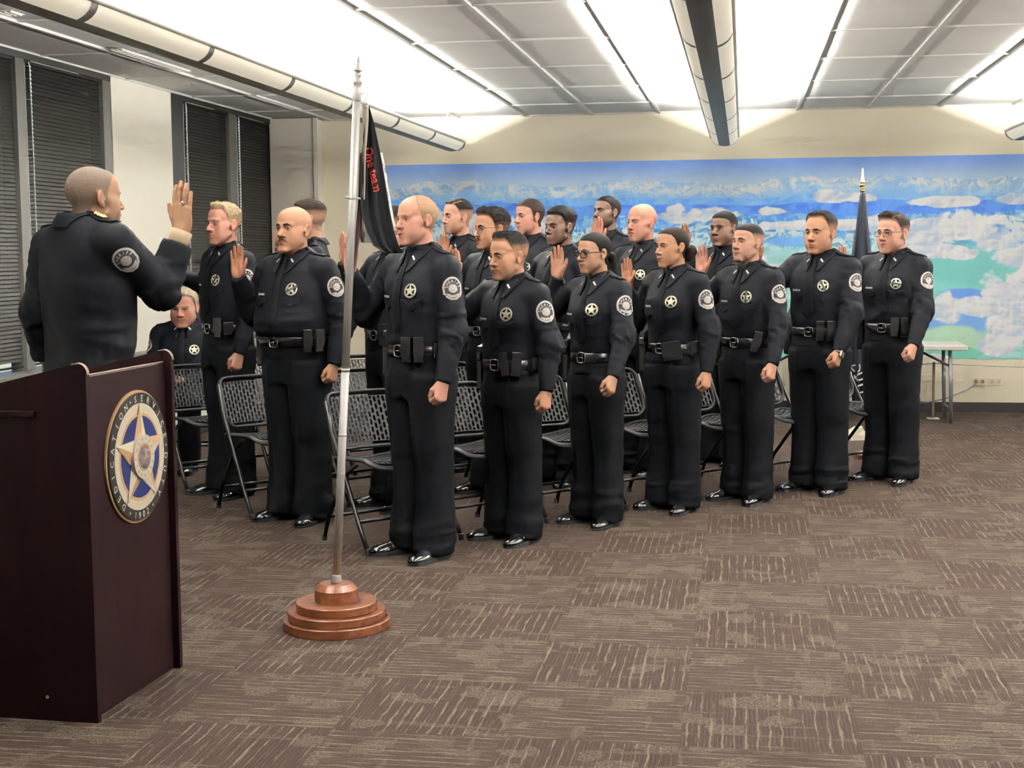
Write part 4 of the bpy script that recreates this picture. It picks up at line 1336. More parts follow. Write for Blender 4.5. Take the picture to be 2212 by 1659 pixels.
M['wallfar'] = simple('taupe_wall_paint', srgb(118, 108, 98), .8, 0, .2, .03, 3)  # for the unseen wall behind the camera, darkened to cut light from there
bw_ = in_room(MB().box(((AL + AR) / 2, DB + .06, ZC / 2), (AR - AL + .3, .12, ZC + .1)).build('wall_back', M['wall'])); struct(bw_)
rw_ = in_room(MB().box((AR + .06, (DF + DB) / 2, ZC / 2), (.12, DB - DF, ZC + .1)).build('wall_right', M['wall'])); struct(rw_)
fw_ = in_room(MB().box(((AL + AR) / 2, DF - .06, ZC / 2), (AR - AL + .3, .12, ZC + .1)).build('wall_front', M['wallfar'])); struct(fw_)

# suspended ceiling: tiles hung in a grid of bars, 0.61 x 1.22
G0, GD0 = .467, 12.0
xs = [G0 + .61 * k for k in range(-8, 11)]; ys = [GD0 - 1.225 * k for k in range(-1, 14)]
xe = sorted([x for x in xs if AL < x < AR] + [AL, AR]); ye = sorted([y for y in ys if DF < y < DB] + [DF, DB])
mb = MB()
for i in range(len(xe) - 1):
    for j in range(len(ye) - 1):
        x0, x1, y0, y1 = xe[i], xe[i + 1], ye[j], ye[j + 1]; g = .0105
        r = ((i * 31 + j * 17) % 11 - 5) * .0006
        z = ZC + .004 + abs(r)
        mb.add([(x0 + g, y0 + g, z), (x1 - g, y0 + g, z + r), (x1 - g, y1 - g, z), (x0 + g, y1 - g, z - r)], [(3, 2, 1, 0)])
        mb.add([(x0, y0, ZC + .03), (x1, y0, ZC + .03), (x1, y1, ZC + .03), (x0, y1, ZC + .03)], [(3, 2, 1, 0)])
ce = in_room(mb.build('ceiling', M['ceil'])); struct(ce)
mb = MB()
for x in xe[1:-1]: mb.box((x, (DF + DB) / 2, ZC - .001), (.024, DB - DF, .018))
for y in ye[1:-1]: mb.box(((AL + AR) / 2, y, ZC + .0025), (AR - AL, .018, .014))
for a_, b_ in (((AL + AR) / 2, DB - .012),): mb.box((a_, b_, ZC), (AR - AL, .024, .016))
mb.box((AL + .012, (DF + DB) / 2, ZC), (.024, DB - DF, .016))
tb = in_room(mb.build('trim_1', M['tbar'])); struct(tb)
# linear air slots in the strip by the windows
mb = MB()
slots = [(on_z(8, 20, ZC), on_z(35, 28, ZC)), (on_z(250, 103, ZC), on_z(400, 150, ZC)), (on_z(545, 203, ZC), on_z(640, 233, ZC))]
M['slot'] = simple('white_slot_enamel', srgb(235, 233, 228), .4)
for k, (p, q) in enumerate(slots):
    a0, d0, _ = ad(p); a1, d1, _ = ad(q); d0 = max(d0, 4.5); am = (a0 + a1) / 2
    mb = MB()
    for o in (-.030, 0, .030): mb.box((am + o, (d0 + d1) / 2, ZC - .012), (.012, abs(d1 - d0), .010), None, 0, .002)
    mb.box((am, (d0 + d1) / 2, ZC - .009), (.085, abs(d1 - d0) + .02, .004), None, 1)
    o = in_room(mb.build('air_slot_diffuser', [M['slot'], M['tbar']]))
    tag(o, ['white slotted air diffuser in ceiling at the top left corner', 'long white slotted air diffuser above the pale wall pier', 'white slotted air diffuser nearest the mural wall corner'][k], 'vent', 'air diffusers along the window side')

# ---- window wall
M['mull'] = simple('dark_bronze_frame', srgb(80, 78, 74), .5, .0, .2, .06)
M['mulld'] = simple('black_frame', srgb(30, 29, 28), .5, .1, .4, .06)
ZS = .745
def LB(name, d0, d1, z0, z1, a0, a1, mat, kind=True, bev=0.0):
    o = in_room(MB().box(((a0 + a1) / 2, (d0 + d1) / 2, (z0 + z1) / 2), (abs(a1 - a0), abs(d1 - d0), z1 - z0), None, 0, bev).build(name, mat))
    if kind: struct(o)
    return o
mbw = MB()
mbw.box((AL - .06, (DF + DB) / 2 + .2, ZS / 2), (.12, DB - DF + .6, ZS))
mbw.box((AL - .10, (DF + 5.6) / 2, ZC / 2 + .02), (.14, 5.6 - DF, ZC + .06))
wl = in_room(mbw.build('wall_left', M['wallwhite'])); struct(wl)
pier = LB('trim_13', 9.33, 10.37, ZS - .02, ZC, AL - .12, AL + .012, M['wallwhite'])
LB('trim_2', 9.21, 9.335, ZS, ZC, AL - .10, AL + .006, M['mull']); LB('trim_3', 10.365, 10.62, ZS, ZC, AL - .10, AL + .006, M['mulld'])
LB('trim_4', 8.035, 8.14, ZS, ZC, AL - .10, AL + .006, M['mull']); LB('trim_5', 11.62, 11.80, ZS, ZC, AL - .10, AL + .006, M['mull'])
LB('trim_6', 12.86, 12.93, ZS, ZC, AL - .10, AL + .006, M['mulld']); LB('trim_7', 5.5, 5.6, ZS, ZC, AL - .1, AL + .02, M['mull'])
LB('trim_8', 5.5, 12.93, ZC - .045, ZC + .02, AL - .10, AL + .010, M['mulld'])
LB('trim_12', 5.5, 12.93, ZS - .03, ZS + .004, AL - .10, AL + .13, M['mull'], True, .006)
M['glass'] = NT('window_glass').set(color=(.8, .85, .88), rough=.02, trans=1.0, ior=1.05, spec=.3).m
M['blind'] = simple('charcoal_blind_slat', srgb(30, 28, 25), .5, .0, .06, .06)
M['blindw'] = simple('white_blind_fittings', srgb(225, 222, 214), .4, 0, .5, .03)
wins = [(5.6, 8.035, 'half hidden window blind at the left edge of the photo'), (8.14, 9.21, 'dark slatted blind left of the pale wall pier behind the shaved head'),
        (10.62, 11.62, 'dark slatted blind just right of the pale pier behind the raised ringed hand'), (11.80, 12.86, 'dark slatted blind nearest the corner pillar')]
for k, (d0, d1, lab) in enumerate(wins):
    fr = LB('window_%d' % (k + 1), d0, d1, ZS, ZC - .04, AL - .095, AL - .090, M['glass'])
    root = empty('window_blind', room(AL + .0, (d0 + d1) / 2, ZS), -TH); tag(root, lab, 'blind', 'slatted blinds on the window wall')
    w = d1 - d0; V = []; F = []; pitch = .0252; top = ZC - .075 - ZS; zb = .035
    ns_ = int((top - zb) / pitch); hole = -w / 2 + .125; hole2 = w / 2 - .14
    til = math.radians(70)
    sets = [(-w / 2 + .020, hole - .006), (hole + .006, hole2 - .003), (hole2 + .003, w / 2 - .012)]
    rg = random.Random(k)
    mbs = MB()
    for i in range(ns_):
        z = top - i * pitch
        tl = til + rg.uniform(-.05, .05)
        if k == 1 and z < .50 and z > .20: tl = math.radians(38)
        dy = 0.0156 * math.cos(tl); dz_ = .0156 * math.sin(tl); wob = rg.uniform(-.0012, .0012)
        for (x0, x1) in ((sets[0][0], sets[2][1]),):
            # full lower lip of the slat
            mbs.add([(-.016 - dy * .0, x0, z - dz_ * .1), (-.016 - dy * .0, x1, z - dz_ * .1 + wob), (-.016 + dy, x1, z - dz_ + wob), (-.016 + dy, x0, z - dz_)], [(0, 1, 2, 3)], 0, True)
        for (x0, x1) in sets:   # upper half, pierced where the cords run
            mbs.add([(-.016 - dy, x0, z + dz_), (-.016 - dy, x1, z + dz_ + wob), (-.016 - dy * .5 - .0012, x1, z + dz_ * .42 + wob), (-.016 - dy * .5 - .0012, x0, z + dz_ * .42)], [(0, 1, 2, 3)], 0, True)
            mbs.add([(-.016 - dy * .5 - .0012, x0, z + dz_ * .42), (-.016 - dy * .5 - .0012, x1, z + dz_ * .42 + wob), (-.016, x1, z - dz_ * .1 + wob), (-.016, x0, z - dz_ * .1)], [(0, 1, 2, 3)], 0, True)
    mbs.build('slats', M['blind'], root)
    MB().box((-.016, 0, top + .022), (.030, w - .03, .028), None, 0, .003).build('head_rail', M['blind'], root)
    MB().box((-.016, 0, zb - .004), (.026, w - .04, .012), None, 0, .003).build('bottom_rail', M['blind'], root)
    MB().tube([(.004, hole - .065, top + .02), (.006, hole - .055, top - .01), (.006, hole - .050, .52 if k else .4)], .0042, 8).build('tilt_wand', M['blindw'], root)
    MB().tube([(.002, -w / 2 + .012, top + .01), (.002, -w / 2 + .012, zb)], .0028, 6).build('edge_cord', M['blindw'], root)
    MB().box((.001, -.12, top + .030), (.004, w * .6, .006)).build('valance_clip', M['blindw'], root)
# corner pillar with conduit
LB('trim_9', DB - .26, DB + .0, 0, ZC, AL, -3.895, M['wallwhite'], True, .004)
LB('trim_10', DB - .29, DB - .255, 0, ZC, -3.905, -3.86, M['wallwhite'], True, .004)
LB('trim_11', 12.93, 13.0, ZS, ZC, AL - .1, AL + .03, M['mulld'])
pp = on_back(628, 300, DB - .27)
# base boards
M['baseb'] = simple('dark_vinyl_skirting', srgb(30, 26, 25), .45, 0, .12, .08)
LB('baseboard_back', DB - .012, DB, 0, .088, -3.86, AR, M['baseb'])
LB('baseboard_left', DF, DB - .26, 0, .088, AL, AL + .012, M['baseb'])

# ---- the mural (painted landscape on the back wall)
def paint_mural():
    a0, a1, z0, z1 = -3.318, 3.3, .475, 2.258
    nu, nv = 1680, 450
    U, V = np.meshgrid(np.linspace(a0, a1, nu), np.linspace(0, 1, nv), indexing='ij')
    px = 1600 + (U + .03) * 249.0        # landmarks read off the photograph
    H = z1 - z0
    C = np.zeros((nu, nv, 3))
    def c(*rgb): return np.array(rgb, float)
    def lerp(A, B, t): return A + (B - A) * t[..., None]
    def over(mask, colr): nonlocal C; C = lerp(C, colr, np.clip(mask, 0, 1))
    y = 343 + V * 431.0
    wx = fbm2(U * 2.2, V * 2.2 * H, 4, 71) - .5
    # sky
    C[:] = lerp(np.broadcast_to(c(112, 140, 204), C.shape), np.broadcast_to(c(172, 190, 222), C.shape), sstep(0, .13, V) + .12 * (fbm2(U * 1.1, V * 9, 3, 2) - .5))
    # range drawing: ridge line, facets lit from the left
    def rangeline(base, amp, f, seed, lo, lit, sh, snow=1.0, fade=.05, fz=9.0, ct=4.0):
        r = base - amp * (fbm2(U * f, U * 0 + seed, 5, seed, True, .55) - .45)
        m = sstep(0, .004, V - r)
        h = fbm2(U * fz + wx * 1.6, (V - r) * fz * 1.7 + U * fz * .35, 4, seed + 4, True, .48)
        h2 = fbm2(U * fz + .05 + wx * 1.6, (V - r) * fz * 1.7 + U * fz * .35 - .06, 4, seed + 4, True, .48)
        lt = np.clip(.5 + (h - h2) * ct, 0, 1) * np.clip(.45 + h * .8, 0, 1)
        colr = lerp(np.broadcast_to(sh, C.shape), np.broadcast_to(lit, C.shape), sstep(.12, .85, lt) * snow)
        colr = lerp(colr, np.broadcast_to(lo, C.shape), sstep(0, fade, V - r - .25 * fade))
        over(m, colr)
    rangeline(.125, .105, 1.15, 5, c(118, 158, 212), c(226, 229, 232), c(132, 164, 208), 1.0, .085, 5.5)
    rangeline(.195, .045, .8, 9, c(84, 134, 208), c(134, 172, 220), c(88, 138, 206), .8, .06, 4)
    rangeline(.232, .075, .42, 13, c(80, 124, 196), c(98, 142, 206), c(60, 98, 172), .7, .07, 3, 6.0)
    rangeline(.285, .04, .9, 17, c(92, 140, 188), c(140, 180, 206), c(66, 112, 170), .8, .10, 6, 6.0)
    # teal foothills with bright snow lines
    rangeline(.325, .085, 1.5, 23, c(146, 188, 200), c(214, 230, 232), c(58, 106, 150), 1.0, .22, 4.2, 7.5)
    rangeline(.385, .075, 2.1, 29, c(150, 192, 190), c(206, 226, 226), c(76, 128, 160), 1.0, .12, 6.0, 7.0)
    # plains
    t = sstep(.43, .52, V + wx * .07)
    pl = lerp(np.broadcast_to(c(156, 192, 188), C.shape), np.broadcast_to(c(118, 168, 156), C.shape), sstep(.42, .60, V))
    st = fbm2(U * 2.0, V * 26, 4, 31)
    pl = lerp(pl, np.broadcast_to(c(196, 222, 214), C.shape), sstep(.52, .72, st) * .55)
    over(t, pl)
    def blob(cx, cy, rx, ry, colr, k=1.0, rough=.9, seed=0, soft=.5):
        q = 1 - ((px - cx) / rx) ** 2 - ((y - cy) / ry) ** 2 + (fbm2(U * 3.2, V * H * 3.2 + seed, 4, 50 + seed) - .5) * rough * 2
        over(sstep(0, soft, q) * k, np.broadcast_to(colr, C.shape))
    blob(1720, 522, 75, 13, c(98, 146, 208), .9, .5, 1)
    blob(1330, 560, 200, 30, c(90, 150, 205), .7, .6, 2)
    blob(2080, 590, 190, 62, c(100, 156, 146), 1, .6, 3, .6)
    blob(1950, 640, 240, 40, c(116, 172, 162), .7, .5, 4)
    blob(2082, 642, 72, 22, c(86, 118, 176), .95, .5, 5)
    blob(2060, 690, 120, 46, c(98, 132, 184), .85, .5, 6)
    blob(2080, 728, 90, 32, c(158, 186, 156), 1, 1.0, 7, .5)
    blob(2060, 764, 78, 17, c(92, 150, 126), 1, 1.0, 8, .5)
    blob(1000, 640, 420, 60, c(120, 176, 190), .8, .6, 9)
    # clouds
    def puffs(du, dv, seed):
        r = 0; am = 1.0
        for o in range(4):
            k = 2.6 * 2 ** o
            x = vnoise2((U + du) * k + wx * .5 + o * 7.7, (V * H + dv) * k * 1.25 + seed, 120 + o)
            r = r + am * np.abs(2 * x - 1); am *= .55
        return 1 - r / 2.1
    PF = {}
    def cloud(cx, cy, rx, ry, seed, tone=(c(250, 250, 250), c(168, 180, 208)), k=.98):
        gx = (px - cx) / rx; gy = (y - cy) / ry; sd = seed % 3
        if sd not in PF: PF[sd] = (puffs(0, 0, sd), puffs(.022, .026, sd))
        p0, p1 = PF[sd]
        n = fbm2(U * 4.2 + wx * .8, V * H * 5.0, 5, 90 + seed)
        q = 1 - gx ** 2 - np.where(gy > 0, gy * 1.3, gy) ** 2 + (n - .5) * 2.6 + (p0 - .6) * 1.5
        m = sstep(.0, .42, q)
        sh = np.clip(.55 + (p0 - p1) * 2.6 + (p0 - .62) * .9 - gy * .22, 0, 1)
        over(m * k, lerp(np.broadcast_to(tone[1], C.shape), np.broadcast_to(tone[0], C.shape), sstep(.10, .85, sh)))
    for a in ((1500, 466, 92, 23, 1), (1455, 450, 26, 14, 2), (1820, 428, 74, 17, 3), (1670, 457, 36, 11, 4), (2050, 442, 72, 12, 5), (2190, 436, 50, 14, 6),
              (870, 462, 60, 26, 7), (1020, 480, 110, 24, 8), (1180, 486, 70, 20, 9), (1760, 488, 120, 13, 10), (1900, 492, 90, 24, 11), (2010, 500, 60, 38, 12),
              (2130, 500, 110, 46, 13), (2050, 548, 80, 18, 14), (1985, 536, 40, 28, 15), (2205, 560, 60, 22, 16), (2190, 690, 62, 72, 17), (2120, 660, 60, 26, 22), (2045, 676, 44, 38, 18),
              (2220, 620, 50, 40, 19), (2180, 748, 70, 30, 20), (1560, 560, 110, 24, 21), (1400, 600, 160, 40, 23), (900, 560, 120, 40, 24), (1700, 590, 150, 22, 25), (2300, 640, 140, 90, 26), (2000, 772, 60, 8, 27), (2400, 480, 100, 40, 28)):
        cloud(*a)
    # streaks of high haze and brush texture
    C *= (1 + .05 * (fbm2(U * 14, V * 30, 3, 200) - .5) + .03 * (vnoise2(U * 160, V * 320, 5) - .5))[..., None]
    C = np.clip(C, 0, 255) / 255.0
    C = np.where(C <= .04045, C / 12.92, ((C + .055) / 1.055) ** 2.4)
    C = C * 1.30 * np.array([.93, 1.0, 1.12]); C = np.where(C > .7, .7 + (C - .7) * .45, C)
    # ragged painted lower edge
    zz = z1 - V * H
    low = .030 * (fbm2(U * 3.0, U * 0 + 3, 4, 300) - .5) * sstep(.9, 1.0, V)
    P = np.stack([U, np.full_like(U, DB - .004), zz + low], -1).reshape(-1, 3)
    ii = (np.arange(nu - 1)[:, None] * nv + np.arange(nv - 1)[None, :]).ravel()
    F = np.stack([ii, ii + 1, ii + nv + 1, ii + nv], 1)
    return P, F, C.reshape(-1, 3)
M['mural'] = attr_mat('mural_paint', .7, .25, (90, .15, .002))
P_, F_, C_m = paint_mural()
mu = in_room(mk('mural', P_, F_, M['mural'], col=C_m, smooth=False))
tag(mu, 'wide painted mural of snowy mountains, clouds and green plains on the back wall', 'mural')

# ---- hanging lamps
M['lampw'] = simple('white_lamp_enamel', srgb(226, 224, 216), .35, 0, .5, .02)
M['lampg'] = simple('grey_lamp_spine', srgb(112, 108, 104), .45, .2, .4, .04)
def lamp_panel():
    t = NT('lit_lamp_diffuser'); t.set(color=srgb(214, 210, 196), rough=.5, emit=srgb(255, 246, 222), emits=LAMP_P); return t.m
M['lampp'] = lamp_panel()
ZL = 2.345; D1 = 12.62; D0 = 2.4
labs = ['long lamp hanging on the window side, ending in front of the mural wall left part', 'long grey lamp hanging overhead in the middle, seen from below', 'lamp whose rounded end just enters at the right edge of the photo', 'added lamp out of view on the right, helping to light the room']
for k, ac in enumerate((-2.575, -.165, 2.285, 4.73)):  # the last lamp is unseen, added to help light the room
    root = empty('pendant_lamp', room(ac, (D0 + D1) / 2, ZL), -TH); tag(root, labs[k], 'lamp', 'linear lamps hung from the ceiling')
    L = D1 - D0; hw = .115; hh = .085
    def prof(t): # t -1..1 across; shallow rounded bottom
        return hw * math.sin(t * math.pi / 2) , hh * (1 - math.cos(t * math.pi / 2) ** .9)
    def strip(t0, t1, y0, y1, n=5, endtaper=False):
        V = []
        for i in range(n + 1):
            x, z = prof(t0 + (t1 - t0) * i / n)
            for yy in (y0, y1): V.append((x, yy, z))
        return V, [(2 * i, 2 * i + 2, 2 * i + 3, 2 * i + 1) for i in range(n)]
    ye_ = L / 2
    mb = MB(); v, f = strip(-.27, .27, -ye_, ye_ - .10, 6); mb.add(v, f, 0, True)
    mb.build('spine', M['lampg'], root)
    mb = MB()
    for s_ in (-1, 1):
        x, z = prof(s_ * 1.0)
        mb.tube([(x, -ye_, z), (x, ye_ - .10, z)], .014, 10)
        mb.box((x * .93, -.05, z + .004), (.022, L - .12, .006))
    mb.build('rim_rail', M['lampw'], root)
    step = 1.22; yb = ye_ - .10
    while yb > -ye_:
        for s_ in (-1, 1):
            mb = MB()
            v, f = strip(s_ * .27, s_ * .99, yb - .030, yb + .030, 5); v = [(a * 1.012, b, c - .003) for a, b, c in v]; mb.add(v, f, 0, True); mb.build('rib', M['lampg'], root)
        yb -= step
    mb = MB()
    for s_ in (-1, 1):
        v, f = strip(s_ * .27, s_ * .99, -ye_, ye_ - .10, 6); mb.add(v, f, 0, True)
    mb.build('diffuser', M['lampp'], root)
    # rounded end cap
    V = []; n = 12; m_ = 6
    for j in range(m_ + 1):
        s_ = j / m_; sc = math.sqrt(max(0, 1 - s_ ** 2)) * .999 + .001
        for i in range(n + 1):
            x, z = prof(-1 + 2 * i / n); V.append((x * sc, ye_ - .10 + .10 * s_, hh + (z - hh) * (sc ** .5)))
    mb = MB(); mb.add(V, [tuple(q) for q in grid_faces(m_ + 1, n + 1)], 0, True); mb.build('end_cap', M['lampw'], root)
    mb = MB()
    for yy in (ye_ - .16 - .12, ye_ - 4.1, ye_ - 8.0, -ye_ + .3):
        mb2 = MB(); mb2.tube([(0, yy, .02), (0, yy, ZC - ZL)], .0032, 6); mb2.lathe([(.001, .0), (.055, 0.0), (.05, -.012), (.001, -.016)], 20, c=(0, yy, ZC - ZL + .002))
        mb2.build('hanger', M['lampw'], root)
    # the tubes inside throw their light up at the ceiling
    mb = MB(); mb.tube([(.0, -ye_ + .1, .022), (.0, ye_ - .2, .022)], .013, 10)
    tm = bpy.data.materials.get('fluorescent_tube')
    if tm is None:
        t = NT('fluorescent_tube'); t.set(color=(.9, .9, .88), emit=(1.0, .95, .84), emits=2.0); tm = t.m
    mb.build('tube', tm, root)
    for nm, wd, pw, xo, zo, tl in (('uplight', .09, LAMP_W, 0, LAMP_Z, 0), ('side_uplight', .05, LAMP_S, .035, .098, LAMP_TILT), ('side_uplight', .05, LAMP_S, -.035, .098, -LAMP_TILT)):
        l = bpy.data.lights.new(nm, 'AREA'); l.shape = 'RECTANGLE'; l.size = wd; l.size_y = L - 1.2; l.energy = pw * L; l.color = LAMP_C
        lo = bpy.data.objects.new(nm, l); COL.objects.link(lo); lo.parent = root; lo.location = (xo, -.40, zo); lo.rotation_euler = (0, math.pi - tl, 0)

# ---- wall sockets
M['plate'] = simple('ivory_socket_plate', srgb(226, 218, 196), .4)
M['sock'] = simple('socket_slots', srgb(110, 84, 72), .5); M['sock2'] = simple('socket_face', srgb(176, 166, 146), .5)
for k, (px, py) in enumerate(((2115, 824), (2150, 824))):
    a, d, z = on_back(px, py); root = empty('wall_socket', room(a, DB - .004, z - .035), -TH)
    tag(root, ['double wall socket with a blue cable plugged in', 'double wall socket with nothing plugged in beside the wired one'][k], 'socket', 'sockets low on the mural wall')
    MB().box((0, 0, .035), (.115, .008, .070), None, 0, .002).build('cover_plate', M['plate'], root)
    for s_ in (-.027, .027):
        mb = MB(); mb.lathe([(.001, 0), (.017, 0), (.017, .004), (.001, .004)], 18, c=(0, 0, 0), M=np.array([[1, 0, 0], [0, 0, -1], [0, 1, 0]]))
        v = np.concatenate(mb.v) + [s_, -.004, .035]
        mk('outlet', v, mb.f, M['sock2' if k else 'sock'], root, smooth=False)
tag(in_room(MB().tube([on_back(2108, 829, DB - .02), on_back(2090, 842, DB - .05), on_back(2040, 862, DB - .10), on_back(1990, 872, DB - .16), on_back(1930, 885, DB - .3)], .0045, 8).build('power_cable', simple('blue_grey_cable', srgb(92, 96, 112), .5))), 'thin blue grey cable drooping from the wall socket', 'cable')

# ---- folding table by the mural, its legs and brace
a1, d1, _ = ad(on_z(2054, 915)); a2, d2, _ = ad(on_z(2042, 903))
TZ = .655
root = empty('folding_table', room(a1 - .75, (d1 + d2) / 2, 0), -TH); tag(root, 'pale grey folding table standing against the mural behind the last officer', 'table')
M['tabletop'] = simple('pale_grey_plastic', srgb(196, 194, 186), .5); M['greymetal'] = simple('grey_painted_steel', srgb(112, 114, 122), .4, .3)
MB().box((0, 0, TZ - .02), (1.72, .60, .042), None, 0, .008).build('tabletop', M['tabletop'], root)
for x in (-.72, .75):
    s_ = 1 if x > 0 else -1
    for y in (-.21, .20):
        MB().tube([(x, y, 0.004), (x - .02 * s_, y, TZ - .03)], .0155, 10).build('leg', M['greymetal'], root)
    MB().tube([(x, -.21, .12), (x, .20, .12)], .010, 8).build('crossbar', M['greymetal'], root)
    mb = MB(); mb.tube([(x - .015 * s_, 0, TZ - .18), (x - .30 * s_, 0, TZ - .035)], .010, 8); mb.build('leg_brace', M['greymetal'], root); mb = MB(); mb.tube([(x - .015 * s_, -.21, TZ - .18), (x - .015 * s_, .2, TZ - .18)], .010, 8)
    mb.build('crossbar', M['greymetal'], root)
# ---- low rope barrier
a, d, _ = ad(on_z(2015, 905)); zt = at_depth(2015, 783, float(on_z(2015, 905)[1]))[2]
root = empty('rope_post', room(a, d, 0), -TH); tag(root, 'slim bronze rope post with square foot under the table end', 'post')
M['bronze'] = simple('bronze_post', srgb(112, 94, 84), .4, .4)
MB().box((0, 0, zt / 2 + .004), (.020, .020, zt), None, 0, .003).build('upright', M['bronze'], root)
MB().box((0, 0, .005), (.10, .10, .008), None, 0, .002).build('foot_plate', M['tabletop'], root)
pts = [room(a + t * 2.2, d, zt - .008 - .10 * t * (1 - t * .35) * 1.0) for t in np.linspace(0, 1, 12)]
pts = [room(a - .35, d, zt - .03)] + [room(a - .15, d, zt - .02)] + pts
tag(MB().tube(pts, .0035, 6).build('barrier_cord', simple('grey_elastic_cord', srgb(110, 108, 104), .6)), 'thin grey cord strung from the bronze post along the mural', 'cord')
# ------------------------------------------------------------------ lectern with the round seal
def wood_mat(name, c0, c1, rough=.35, scale=(14, 14, 1.2), coat=.0):
    t = NT(name); v = t.obj(scale)
    n = t.noise(2.2, v, 5, .6); r = t.ramp(n, [(.3, c0), (.7, c1)])
    t.set(color=r, rough=rough, spec=.07, coat=coat, coatr=.25); t.bump(n, .08, .002); return t.m
M['lwood'] = wood_mat('dark_mahogany_laminate', srgb(14, 5, 7), srgb(23, 10, 11), .40)
M['ledge'] = simple('worn_pale_edge', srgb(128, 108, 94), .4, 0, .2)
P1, P2 = on_z(212, 1563), on_z(395, 1440)
ev = (P2 - P1); LWd = float(np.linalg.norm(ev)); ev = ev / LWd
lrz = math.atan2(ev[1], ev[0]) - math.pi / 2       # local +Y runs along the front, -X towards the speaker
root = empty('lectern', (P1 + P2) / 2, lrz); tag(root, 'dark mahogany lectern with a round sheriff seal on its front', 'lectern')
zt0 = at_depth(185, 787, P1[1])[2]; print('lectern top', zt0, 'w', LWd)
dp = .56; hw = LWd / 2
def side_panel(y, t):
    out = [(-dp, 0), (0, 0), (0, zt0 - .03)] + [(-.03 + .03 * math.cos(a), zt0 - .03 + .03 * math.sin(a)) for a in np.linspace(.15, 1.35, 6)] + [(-.05, zt0 - .004), (-dp, zt0 - .125)]
    mb = MB(); mb.prism(out[::-1], t, lambda u, v, w: np.array([u, y + w, v])); return mb
for y in (-hw, hw - .022):
    sp = side_panel(y, .022).build('side_panel', M['lwood'], root)
    mb = MB(); pts = [(.0015, y + .011, zt0 - .035)] + [(-.03 + .032 * math.cos(a), y + .011, zt0 - .03 + .032 * math.sin(a)) for a in np.linspace(.1, 1.45, 8)] + [(-.05, y + .011, zt0 - .002)]
    mb.tube(pts, .0095, 8, flat=.22); mb.build('edge_band', M['ledge'], sp)
MB().box((-.034, 0, zt0 / 2 - .02), (.020, LWd - .044, zt0 - .045), None, 0, .002).build('front_panel', M['lwood'], root)
mb = MB(); mb.tube([(-.030, -hw + .02, zt0 - .040), (-.030, hw - .02, zt0 - .040)], .0035, 8); mb.build('top_edge_band', M['ledge'], root)
ang = math.atan2(.121, dp - .05); Ry = np.array([[math.cos(ang), 0, -math.sin(ang)], [0, 1, 0], [math.sin(ang), 0, math.cos(ang)]])
MB().box((-dp / 2 - .01, 0, zt0 - .115), (dp - .07, LWd - .046, .020), Ry, 0, .002).build('sloped_top', M['lwood'], root)
MB().box((-dp + .16, -hw - .006, zt0 - .155), (.46, .014, .020), None, 0, .003).build('side_rail', M['lwood'], root)
MB().ell((-.17, -hw - .001, .075), (.006, .003, .006), 10, 6).build('screw_cap', M['ledge'], root)
# seal
fpt = P1 + np.array([-math.sin(lrz) * 0, 0, 0])
nl = np.array([math.cos(lrz), math.sin(lrz), 0])
sc_ = on_plane(295, 986, P1 - nl * .022, nl)
stp, sbt = on_plane(297, 843, P1 - nl * .022, nl), on_plane(290, 1133, P1 - nl * .022, nl)
rs = float(stp[2] - sbt[2]) / 2; print('seal radius', rs)
lc = (sc_ - (P1 + P2) / 2); ly = float(lc @ ev); lz = float(sc_[2])
M['sealw'] = simple('seal_ivory', srgb(214, 204, 184), .4, 0, .2); M['sealk'] = simple('seal_black', srgb(24, 22, 20), .35)
M['sealb'] = simple('seal_blue', srgb(20, 27, 64), .4, 0, .2, .12, 8); M['sealt'] = simple('seal_tan', srgb(186, 150, 112), .4, 0, .2); M['seall'] = simple('seal_letter_white', srgb(236, 232, 222), .4)
SF = lambda k=1.0: (lambda u, v, w: np.array([-.0235 + w, ly + u * rs * k, lz + v * rs * k]))
def disc(mb, R, h0, h1, mi, n=72, R2=None):
    for i in range(n):
        a0, a1 = 2 * math.pi * i / n, 2 * math.pi * (i + 1) / n
        q = [(math.sin(a0) * R, math.cos(a0) * R), (math.sin(a1) * R, math.cos(a1) * R)]
        r0 = R2 if R2 is not None else 0.0
        p_ = [(math.sin(a0) * r0, math.cos(a0) * r0), (math.sin(a1) * r0, math.cos(a1) * r0)]
        T = SF()
        mb.add([T(*q[0], h1), T(*q[1], h1), T(*p_[1], h1), T(*p_[0], h1)], [(3, 2, 1, 0)], mi)
        mb.add([T(*q[0], h0), T(*q[1], h0), T(*q[1], h1), T(*q[0], h1)], [(3, 2, 1, 0)], mi)
        if R2: mb.add([T(*p_[0], h0), T(*p_[1], h0), T(*p_[1], h1), T(*p_[0], h1)], [(0, 1, 2, 3)], mi)
mats = [M['sealt'], M['sealk'], M['sealw'], M['sealb'], M['seall'], M['sealk']]
mb = MB()
disc(mb, 1.0, 0, .007, 0); disc(mb, .962, .005, .0135, 1); disc(mb, .805, .012, .0150, 2)
disc(mb, .66, .014, .0158, 0); disc(mb, .615, .015, .0166, 3)
seal = mb.build('seal_plaque', mats, root)
mb = MB(); T = SF()
for i in range(5):   # faceted star: light and dark halves
    a = 2 * math.pi * i / 5; tip = (math.sin(a) * .80, math.cos(a) * .80)
    for s_ in (-1, 1):
        b = a + s_ * math.pi / 5; inn = (math.sin(b) * .335, math.cos(b) * .335)
        tri = [T(0, 0, .028), T(*tip, .0185), T(*inn, .0170)]
        mb.add(tri, [(0, 1, 2) if s_ < 0 else (0, 2, 1)], 0 if s_ < 0 else 1)
mb.build('star', [M['sealt'], M['sealw']], seal)
